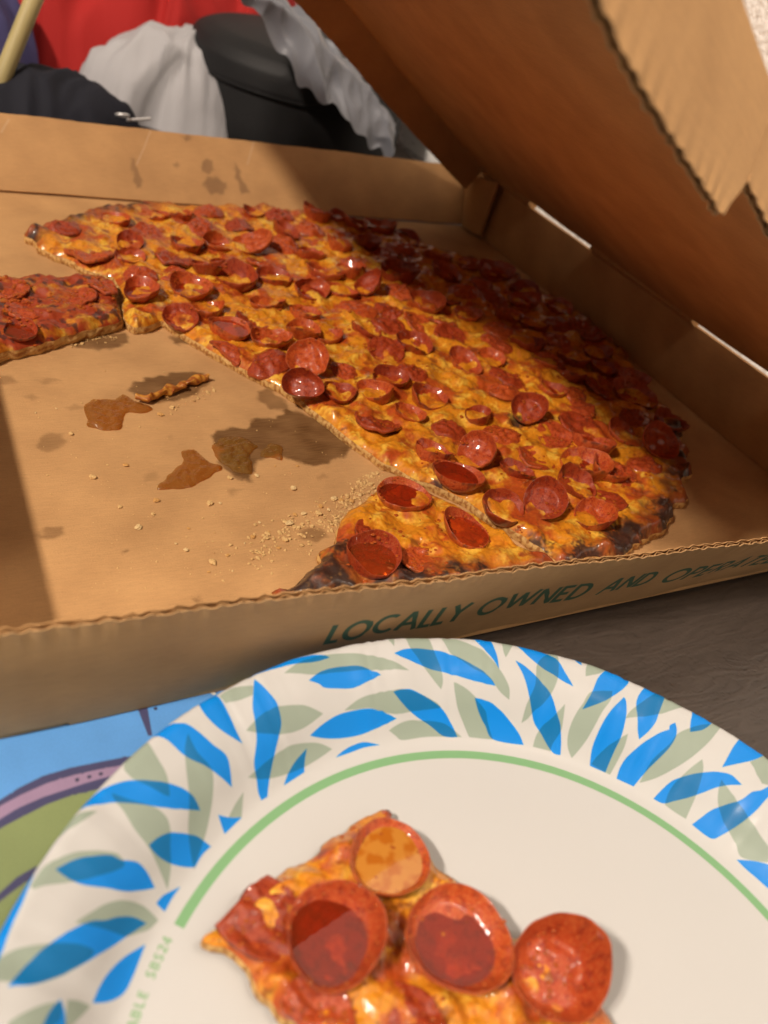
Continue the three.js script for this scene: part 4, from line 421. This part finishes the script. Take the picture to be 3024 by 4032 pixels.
{ // the rest of the toppings where the lid's shade hides the detail
  const q = rng(91); let tries = 0; while (tries++ < 900) { const x = 0.1 + q() * 0.3, z = -0.40 + q() * 0.38; const [d] = inMain.near(x, z); if (!inMain.inside(x, z) || d < 0.009) continue; if (mainPeps.some((p) => Math.hypot(p[0] / 1000 - x, p[1] / 1000 - z) < (p[2] / 1000 + 0.0105) * (x > 0.27 ? 0.8 : 0.88))) continue; mainPeps.push([x * 1000, z * 1000, 9 + q() * 3, 'cdcdf'[Math.floor(q() * 5)]]); }
}
pizzaPiece('pizza', 'large thin crust pepperoni pizza with a part eaten away, in the box', MAINP, { y: 0, s: 1, rim: true, g: 0.0009, amp: 0.0009, beads: 480, beadR: 0.0007 }, mainPeps, pizTop, pizUV);
const leftPeps = PEP.filter((p) => !(p[0] > 95 || p[1] < -288));
pizzaPiece('pizza_slice', 'charred pepperoni pizza slice lying against the cut pizza in the box', clampDisc(LEFT.map(([x, z]) => [Math.min(x, 88.5), Math.max(z, -277)])), { y: 0, s: 5, rim: true, g: 0.0009, amp: 0.0014, t: 0.0055, beads: 90, beadR: 0.0007 }, leftPeps, charTop, (x, z) => [x / 0.11, (z + 0.3) / 0.11], 'loose pizza slices');
const frontArc = [[205, -16], [180, -14], [155, -15], [130, -18], [110, -22], [98, -25]];
pizzaPiece('pizza_slice', 'pepperoni pizza slice with oil filled cups behind the lettered box wall', [...FRONT, ...frontArc].map(([x, z]) => [x + 0.5, z]), { y: 0, s: 9, rim: true, g: 0.0007, amp: 0.0008, beads: 80, beadR: 0.0006 }, PEPF, pizTop, pizUV, 'loose pizza slices');
// ---------- paper plate ----------
const PLC = [0.10111, 0.1369], TX = 0.00849, TZ = 0.00391;
const plateProf = [[0, -0.0012], [0.03, -0.0012], [0.06, -0.0012], [0.085, -0.0012], [0.094, -0.0010], [0.0965, -0.0007], [0.100, 0.0004], [0.1045, 0.0040], [0.109, 0.0088], [0.113, 0.0122], [0.117, 0.0148], [0.122, 0.0170], [0.1255, 0.01845], [0.1270, 0.0181], [0.1277, 0.0168], [0.1276, 0.0152], [0.1270, 0.0142]];
const PXS = 2048, PSZ = 0.262;
function plateTex() {
  const cv = document.createElement('canvas'); cv.width = cv.height = PXS; const c = cv.getContext('2d'); const k = PXS / (PSZ * 1000), X = (x) => PXS / 2 + x * k, Y = (z) => PXS / 2 + z * k;
  c.fillStyle = '#c2c2c0'; c.fillRect(0, 0, PXS, PXS);
  const path = (P) => { c.beginPath(); const N = P.length; // smooth sides, keep sharp tips
    const ang = (i) => { const a = P[(i + N - 1) % N], b = P[i], d = P[(i + 1) % N]; const u = [b[0] - a[0], b[1] - a[1]], v = [d[0] - b[0], d[1] - b[1]]; return Math.acos(clamp((u[0] * v[0] + u[1] * v[1]) / (Math.hypot(...u) * Math.hypot(...v) + 1e-9), -1, 1)); };
    c.moveTo(X(P[0][0]), Y(P[0][1])); for (let i = 0; i < N; i++) { const a = P[i], b = P[(i + 1) % N], p = P[(i + N - 1) % N], d = P[(i + 2) % N]; const ca = ang(i) > 0.85 ? 0 : 1 / 6, cb = ang((i + 1) % N) > 0.85 ? 0 : 1 / 6; c.bezierCurveTo(X(a[0] + (b[0] - p[0]) * ca), Y(a[1] + (b[1] - p[1]) * ca), X(b[0] - (d[0] - a[0]) * cb), Y(b[1] - (d[1] - a[1]) * cb), X(b[0]), Y(b[1])); } c.closePath(); };
  // leaves of the part of the rim outside the picture: turned copies of the same print
  const turn = (P, a) => P.map(([x, z]) => [x * Math.cos(a) - z * Math.sin(a), x * Math.sin(a) + z * Math.cos(a)]);
  const cen = (P) => Math.atan2(P.reduce((s, q) => s + q[1], 0), P.reduce((s, q) => s + q[0], 0));
  const all = (L, col) => { c.fillStyle = col; for (const P of L) { path(P); c.fill(); } const A = Math.PI * 0.83; for (const P of L) { const t = cen(P); for (const a of [A, 2 * A]) { let n = t + a; while (n > Math.PI) n -= 2 * Math.PI; if (n > -0.05 || n < -2.75) { if (a === 2 * A && n > -0.05 && n < 2.3) continue; path(turn(P, a)); c.fill(); } } } };
  c.globalCompositeOperation = 'multiply'; c.globalCompositeOperation = 'source-over'; all(BLUE, '#0082dc'); c.globalCompositeOperation = 'multiply'; all(GREEN, '#c2d4c3');
  c.globalCompositeOperation = 'source-over';
  // green ring with a gap for the small print
  c.strokeStyle = '#7aa879'; c.lineWidth = 2.7 * k; const D = Math.PI / 180; c.beginPath(); c.arc(X(0), Y(0), 94.7 * k, -134.3 * D, 170 * D); c.stroke();
  c.fillStyle = '#86ab82'; c.textAlign = 'center'; c.textBaseline = 'middle'; c.font = `bold ${3.3 * k}px sans-serif`;
  const arcText = (s, a0, a1) => { [...s].forEach((ch, i) => { const a = mix(a0, a1, (i + 0.5) / s.length) * D; c.save(); c.translate(X(95.6 * Math.cos(a)), Y(95.6 * Math.sin(a))); c.rotate(a + Math.PI / 2); c.fillText(ch, 0, 0); c.restore(); }); };
  arcText('SBS24', -142.4, -136.2); arcText('ABLE', -148.9, -143.9);
  const im = c.getImageData(0, 0, PXS, PXS).data; const t = new THREE.CanvasTexture(cv); t.colorSpace = THREE.SRGBColorSpace; t.magFilter = THREE.LinearFilter; t.flipY = true; t.needsUpdate = true; return t;
}
{
  const pt = plateTex();
  const paperBump = tex(512, 512, (u, v) => 0.5 + 0.3 * fbm(u * 120, v * 120, 2), false, true); paperBump.repeat.set(6, 6);
  const paper = new THREE.MeshPhysicalMaterial({ map: pt, roughness: 0.5, specularIntensity: 0.5, clearcoat: 0.12, clearcoatRoughness: 0.25, bumpMap: paperBump, bumpScale: 0.00004, side: THREE.DoubleSide });
  const under = new THREE.MeshStandardMaterial({ color: new THREE.Color().setRGB(0.78, 0.76, 0.72), roughness: 0.7, side: THREE.DoubleSide });
  const g = thing('paper_plate', 'white paper plate with blue and sage leaf print and a green ring', 'plate', null, [PLC[0], 0, PLC[1]]);
  const curve = new THREE.CatmullRomCurve3(plateProf.map(([r, y]) => new THREE.Vector3(r, y, 0)), false, 'catmullrom', 0.5), NP = 110, NA = 480; const pr = curve.getSpacedPoints(NP);
  const pleat = (a, r) => { const w = sstep(0.099, 0.109, r); return w * (0.00016 * n2(Math.cos(a) * 26, Math.sin(a) * 26) + 0.0005 * n2(Math.cos(a) * 5, Math.sin(a) * 5 + r * 20) - 0.0005 * Math.pow(clamp(ridge(Math.cos(a) * 11 + 3, Math.sin(a) * 11)), 14)) + (1 - w) * 0.00012 * n2(r * Math.cos(a) * 22, r * Math.sin(a) * 22); };
  const P = (off) => (u, v) => { const q = pr[Math.round(v * NP)], a = u * 2 * Math.PI, r = q.x, x = r * Math.cos(a), z = r * Math.sin(a); return [x, q.y + TX * x + TZ * z + pleat(a, r) + off, z]; };
  const UV = (u, v) => { const q = pr[Math.round(v * NP)], a = u * 2 * Math.PI; return [0.5 + q.x * Math.cos(a) / PSZ, 0.5 - q.x * Math.sin(a) / PSZ]; };
  mesh('printed_face', gridGeo(NA, NP, P(0), UV, true), paper, g); mesh('underside', gridGeo(NA / 2, NP, P(-0.0006), UV, false), under, g);
}
// slice on the plate
{
  const plUV = (x, z) => [(x - 0.03) / 0.11, (z - 0.05) / 0.11];
  const warp = (x, z) => 0.0022 * sstep(0.088, 0.128, x) + 0.0012 * sstep(0.055, 0.036, x);
  const P = PEPP; const opts = [{ ov: 1, tilt: 0.05, h: 0.34, rot: 0, pool: 0.55, mat: 0, lift: -0.0012 }, { ov: 0.97, tilt: 0.13, dir: 2.9, h: 0.42, mat: 1, pool: 0.4, lift: -0.001 }, { ov: 1.04, rot: 0.5, tilt: 0.12, dir: 2.0, h: 0.36, mat: 0, pool: 0.32, lift: -0.001 }, { ov: 0.95, tilt: 0.22, dir: 2.6, h: 0.6, mat: 4, lift: 0 }, {}, { tilt: 0.02, h: 0.01, lift: -0.0008, mat: 2 }, {}];
  pizzaPiece('pizza_slice', 'bitten pepperoni pizza slice with curled cups on the leaf print plate', PLATES, { y: -0.0008, s: 14, rim: false, g: 0.00055, amp: 0.0008, step: 0.0008, t: 0.0042, warp, k: 1.03, beads: 130, beadR: 0.00042 }, P.map((p, i) => (i === 2 ? [95.6, 99.5, 14.9, 'o', opts[i]] : i === 1 ? [66.6, 88.5, 13.6, 'o', opts[i]] : i === 3 ? [115.6, 115.6, 13, 'c', opts[i]] : i === 5 ? [52, 75.8, 10.8, 'f', opts[i]] : [...p, opts[i]])), plsTop, plUV, 'loose pizza slices');
}
// ---------- printed mat under the plate ----------
{
  const x0 = -0.19, x1 = 0.135, z0 = -0.09, z1 = 0.30, NX = 1300, NZ = 1560;
  const cv = document.createElement('canvas'); cv.width = NX; cv.height = NZ; const c = cv.getContext('2d'); const X = (x) => (x / 1000 - x0) / (x1 - x0) * NX, Y = (z) => (z / 1000 - z0) / (z1 - z0) * NZ;
  c.fillStyle = '#5592d2'; c.fillRect(0, 0, NX, NZ);
  const band = (L, col) => { c.fillStyle = col; c.beginPath(); c.moveTo(0, NZ); c.lineTo(X(L[0][0] - 60), Y(L[0][1] + 45)); for (const [x, z] of L) c.lineTo(X(x), Y(z)); c.lineTo(NX, Y(L[L.length - 1][1] + 6)); c.lineTo(NX, NZ); c.fill(); };
  band(MATLINES[0], '#3f3f63'); band(MATLINES[1], '#927b98'); band(MATLINES[2], '#3f3f63'); band(MATLINES[3], '#7c8a5a');
  const fill = (P, col) => { c.fillStyle = col; c.beginPath(); P.forEach(([x, z], i) => (i ? c.lineTo(X(x), Y(z)) : c.moveTo(X(x), Y(z)))); c.fill(); };
  fill(MATGREEN, '#7f9c68'); fill(MATWEDGE, '#d9d3c6'); MATSTROKES.forEach((P) => fill(P, '#3f3f63'));
  for (const [x, z] of MATDOTS) { c.fillStyle = '#2c2c48'; c.beginPath(); c.arc(X(x), Y(z), 2.2, 0, 7); c.fill(); }
  const im = c.getImageData(0, 0, NX, NZ).data;
  const t = tex(NX, NZ, (u, v) => { const xx = u + 0.0004 * n2(u * 160, v * 160), vv = v + 0.0004 * n2b(u * 160, v * 160); const i = clamp((xx * NX) | 0, 0, NX - 1), j = clamp(NZ - 1 - ((vv * NZ) | 0), 0, NZ - 1), o = (j * NX + i) * 4; const k = 1 + 0.09 * fbm(u * 14, v * 14, 3) + 0.07 * n2(u * 500, v * 500); const l = (b) => { b /= 255; return b <= 0.04045 ? b / 12.92 : Math.pow((b + 0.055) / 1.055, 2.4); }; return [l(im[o]) * k, l(im[o + 1]) * k, l(im[o + 2]) * k]; });
  const m = mesh('placemat', sheet(4, 4, (u, v, w) => [mix(x0, x1, u), w, mix(z1, z0, v)], (u, v) => [u, v], TY + 0.0001, -0.0026), new THREE.MeshStandardMaterial({ map: t, roughness: 0.62 }));
  tag(m, 'blue and green printed mat with purple outlines under the paper plate', 'mat');
}
// ---------- scraps on the box floor ----------
{
  const smear = new THREE.MeshPhysicalMaterial({ color: new THREE.Color().setRGB(0.82, 0.58, 0.17), roughness: 0.05, transmission: 0.9, thickness: 0, bumpMap: tb2, bumpScale: 0.0003 });
  const names = ['ragged amber cheese grease smear beside the torn crust strip', 'long pointed amber grease smear in the middle of the box floor', 'amber grease smear on the edge of the big dark stain', 'small amber grease smear next to the pizza\'s cut edge'];
  BLOB.forEach((P, i) => {
    const pl = outline(P, 0.001, 0.0007, i * 9 + 3); const S = slabOver(pl, 0.0007, (x, z, d) => 0.0003 + 0.0015 * Math.pow(sstep(-0.0004, 0.0035, d), 0.7) * (0.75 + 0.9 * fbm(x * 170, z * 170, 3)), () => 0.0001, (x, z) => [x * 9, z * 9], 2, 0);
    const m = mesh('grease_smear', mergeGeometries([S.top, S.side]), smear); tag(m, names[i], 'grease', 'grease smears on the box floor');
  });
  // torn strip of crust
  const c = new THREE.CatmullRomCurve3(STRIP.map(([x, z], i) => new THREE.Vector3(x / 1000, 0.0021 + 0.0004 * (i % 2), z / 1000))); const g = new THREE.TubeGeometry(c, 70, 0.0019, 12, false); const p = g.attributes.position;
  for (let i = 0; i < p.count; i++) { const x = p.getX(i), y = p.getY(i), z = p.getZ(i); const k = 0.0013; p.setXYZ(i, x + k * n3(x * 150, y * 150, z * 150), Math.max(0.0002, 0.0018 + (y - 0.0018) * 0.85 + k * n3(x * 150 + 9, y * 150, z * 150)), z + k * n3(x * 150, y * 150 + 9, z * 150)); } g.computeVertexNormals();
  const cols = []; for (let i = 0; i < p.count; i++) { const t = sstep(-0.3, 0.4, n3(p.getX(i) * 300, p.getY(i) * 300, p.getZ(i) * 300)); cols.push(mix(0.55, 0.32, t), mix(0.24, 0.085, t), mix(0.03, 0.012, t)); } g.setAttribute('color', new THREE.Float32BufferAttribute(cols, 3));
  tag(mesh('crust_strip', g, new THREE.MeshStandardMaterial({ vertexColors: true, roughness: 0.5 })), 'thin torn orange strip of crust on a dark stain in the box', 'crust');
  // crumbs
  const cm = [[0.62, 0.40, 0.16], [0.56, 0.30, 0.09], [0.66, 0.47, 0.22]].map((q) => new THREE.MeshStandardMaterial({ color: new THREE.Color().setRGB(...q), roughness: 0.8, flatShading: true }));
  const shape = (s) => { const q = rng(s * 31 + 5), b = mergeVertices(new THREE.IcosahedronGeometry(1, 1).deleteAttribute('normal').deleteAttribute('uv')); const pp = b.attributes.position; for (let i = 0; i < pp.count; i++) { const k = 0.65 + 0.6 * q(); pp.setXYZ(i, pp.getX(i) * k * 1.25, pp.getY(i) * k * 0.5, pp.getZ(i) * k); } b.computeVertexNormals(); return b; };
  const shapes = [0, 1, 2, 3, 4, 5].map(shape); const q = rng(404);
  CRUMB.forEach(([x, z, r], i) => { const m = mesh('crust_crumb', shapes[i % 6], cm[i % 3]); const s = r / 1000 * 1.15; m.scale.set(s, s, s); m.position.set(x / 1000, s * 0.45, z / 1000); m.rotation.y = q() * 6.28; tag(m, 'pale golden crust crumb scattered on the box floor', 'crumb', 'crust crumbs on the box floor'); });
  // finest crumbs, past counting
  const near = polyTools([[0.02, -0.25], [0.085, -0.22], [0.115, -0.20], [0.165, -0.1], [0.15, -0.072], [0.125, -0.05], [0.1, -0.03], [0.03, -0.03]]); const im = []; let n = 0;
  const line = (x0, z0, x1, z1, sp, cnt) => { for (let i = 0; i < cnt; i++) { const t = q(); im.push([mix(x0, x1, t) + (q() - 0.5) * sp * (q() + 0.3), mix(z0, z1, t) + (q() - 0.5) * sp * (q() + 0.3), 0.0002 + 0.0008 * q() * q()]); } };
  line(0.13, -0.062, 0.168, -0.094, 0.012, 260); line(0.09, -0.052, 0.14, -0.072, 0.022, 190); line(0.03, -0.208, 0.08, -0.222, 0.010, 150); line(0.088, -0.152, 0.115, -0.168, 0.006, 30); for (let i = 0; i < 260; i++) { const x = 0.03 + q() * 0.14, z = -0.24 + q() * 0.2; if (near.inside(x, z)) im.push([x, z, 0.00014 + 0.0003 * q() * q()]); }
  const I = new THREE.InstancedMesh(shapes[1], cm[0], im.length); const M = new THREE.Matrix4(), Qt = new THREE.Quaternion(), E = new THREE.Euler();
  im.forEach(([x, z, s], k) => { Qt.setFromEuler(E.set(0, q() * 6.28, q() * 0.6)); M.compose(new THREE.Vector3(x, s * 0.4, z), Qt, new THREE.Vector3(s, s, s)); I.setMatrixAt(k, M); }); I.name = numbered('fine_crumbs'); I.castShadow = I.receiveShadow = true; I.userData = { kind: 'stuff', label: 'fine pale crumbs dusting the floor of the box', category: 'crumbs' }; scene.add(I);
}
// ---------- things on the table behind the box ----------
{
  const cloth = (name, label, cx, cz, rx, rz, H, col, s, o = {}) => {
    const pts = []; for (let k = 0; k < 40; k++) { const a = k / 40 * 2 * Math.PI, r = 1 + 0.10 * n2(Math.cos(a) * 1.3 + s, Math.sin(a) * 1.3); pts.push([(cx + rx * r * Math.cos(a)) * 1000, (cz + rz * r * Math.sin(a)) * 1000]); }
    const pl = outline(pts, 0.004, 0.0005, s); const R = Math.min(rx, rz), fr = o.f ?? 14, an = o.an ?? 0.6, ca = Math.cos(an), sa = Math.sin(an);
    const S = slabOver(pl, 0.0032, (x, z, d) => { const t = clamp(d / R), up = Math.sqrt(1 - (1 - t) ** 2); const wx = (x * ca + z * sa) + 0.02 * n2(x * 9 + s, z * 9), wz = (-x * sa + z * ca); const fo = ridge(wx * fr + s, wz * fr * 0.32) * 0.6 + 0.4 * ridge(wx * fr * 2.1, wz * fr * 0.7 + s); return TY + 0.001 + up * (H * (0.75 + (o.slope ? o.slope(x, z) : 0)) + (o.fold ?? 0.022) * (fo - 0.55)); }, () => TY + 0.0003, (x, z) => [x, z], 3, 0, 0);
    const m = mesh(name, mergeGeometries([S.top, S.side]), new THREE.MeshPhysicalMaterial({ color: new THREE.Color().setRGB(...col), roughness: 0.85, sheen: o.sheen ?? 0.3, sheenRoughness: 0.5, side: THREE.DoubleSide })); tag(m, label, 'clothing', 'clothes heaped behind the box'); return m;
  };
  cloth('red_shirt', 'bright red folded shirt heaped behind the white cloth', 0.215, -0.80, 0.20, 0.105, 0.155, [0.36, 0.008, 0.006], 3, { fold: 0.085, f: 11, an: 1.2 });
  cloth('white_garment', 'crumpled white garment between the navy cloth and the black round case', 0.232, -0.645, 0.088, 0.072, 0.088, [0.40, 0.395, 0.41], 8, { fold: 0.016, f: 22, an: 0.3 });
  cloth('navy_garment', 'dark navy garment heaped left of the white garment', 0.080, -0.535, 0.09, 0.045, 0.06, [0.005, 0.006, 0.014], 12, { fold: 0.014, f: 20 });
  cloth('purple_garment', 'purple blue cloth at the far end of the wooden rod', 0.055, -0.70, 0.06, 0.07, 0.12, [0.06, 0.055, 0.16], 17, { fold: 0.02 });
  // round black case
  const g = thing('round_case', 'round black soft case with a seam around its lid, behind the box', 'case', null, [0.335, TY, -0.625]);
  const cm = new THREE.MeshPhysicalMaterial({ color: new THREE.Color().setRGB(0.007, 0.007, 0.008), roughness: 0.65 });
  const lathe = (P) => new THREE.LatheGeometry(new THREE.CatmullRomCurve3(P.map(([r, y]) => new THREE.Vector3(r, y, 0)), false, 'catmullrom', 0.3).getPoints(60).map((q) => new THREE.Vector2(Math.max(0, q.x), q.y)), 72);
  mesh('case_body', lathe([[0.0001, 0.0005], [0.09, 0.0005], [0.098, 0.006], [0.1, 0.02], [0.1, 0.05]]), cm, g); mesh('case_lid', lathe([[0.1035, 0.048], [0.1045, 0.053], [0.1035, 0.066], [0.097, 0.075], [0.082, 0.081], [0.04, 0.084], [0.0001, 0.085]]), cm, g);
  mesh('seam', new THREE.TorusGeometry(0.1025, 0.0016, 8, 90).rotateX(Math.PI / 2).translate(0, 0.049, 0), cm, g);
  // wooden rod leaning across the clothes
  const a = new THREE.Vector3(0.052, 0.004, -0.515), b = new THREE.Vector3(0.122, 0.155, -0.545); const dir = b.clone().sub(a), L = dir.length();
  const rg = new THREE.CylinderGeometry(0.0058, 0.0058, L, 20, 12).translate(0, L / 2, 0); const rod = mesh('wooden_rod', rg, new THREE.MeshStandardMaterial({ map: tex(128, 512, (u, v) => { const k = 1 + 0.2 * fbm(u * 22, v * 4, 3); return [0.46 * k, 0.38 * k, 0.17 * k]; }), roughness: 0.5 })); rod.position.copy(a); rod.quaternion.setFromUnitVectors(new THREE.Vector3(0, 1, 0), dir.normalize()); tag(rod, 'pale yellow wooden rod leaning across the clothes', 'rod');
  // crumpled clear-grey plastic bag on the case
  const bd0 = new THREE.Vector3(0.228, 0.128, -0.522), bd1 = new THREE.Vector3(0.372, 0.034, -0.512), ax = bd1.clone().sub(bd0), cr = new THREE.Vector3(0.012, 0.034, -0.05);
  const bagP = (u, v, w) => { const wid = 0.62 + 0.5 * sstep(0, 0.5, u) - 0.35 * sstep(0.75, 1, u) + 0.12 * n2(u * 4, 3), t = (v - 0.5) * wid; const bulge = 0.012 * Math.cos(Math.PI * (v - 0.5)) + 0.010 * (ridge(u * 2.2 + 4, v * 1.1) - 0.5) + 0.003 * (ridge(u * 4.5, v * 2.1 + u * 3) - 0.5); const e = 0.006 * n2(u * 6 + 2, v > 0.5 ? 9 : 1) * Math.abs(v - 0.5) * 2; return [bd0.x + ax.x * u + cr.x * t + bulge * 0.25, bd0.y + ax.y * u + cr.y * t + bulge * 0.5 + e, bd0.z + ax.z * u + cr.z * t + bulge * 0.85 + w]; };
  const bag = mesh('plastic_bag', sheet(110, 44, bagP, (u, v) => [u, v], -0.0005, 0), new THREE.MeshPhysicalMaterial({ color: new THREE.Color().setRGB(0.19, 0.20, 0.23), roughness: 0.42, transmission: 0.2, thickness: 0, clearcoat: 0.15, side: THREE.DoubleSide })); tag(bag, 'crumpled grey translucent plastic bag hanging over the black round case', 'bag');
  // small metal clasp
  const k = thing('metal_clasp', 'small shiny metal clasp on the dark cloth behind the box', 'clasp', null, [0.152, 0.027, -0.503]); const mt = new THREE.MeshStandardMaterial({ color: 0xf4f4f4, metalness: 0.7, roughness: 0.4 });
  mesh('clasp_ring', new THREE.TorusGeometry(0.0042, 0.0011, 10, 28).rotateX(1.2).translate(-0.006, 0, 0), mt, k); mesh('clasp_bar', new THREE.CapsuleGeometry(0.0011, 0.016, 6, 10).rotateZ(1.75).translate(0.006, -0.0015, 0), mt, k);
}
renderer.render(scene, camera);
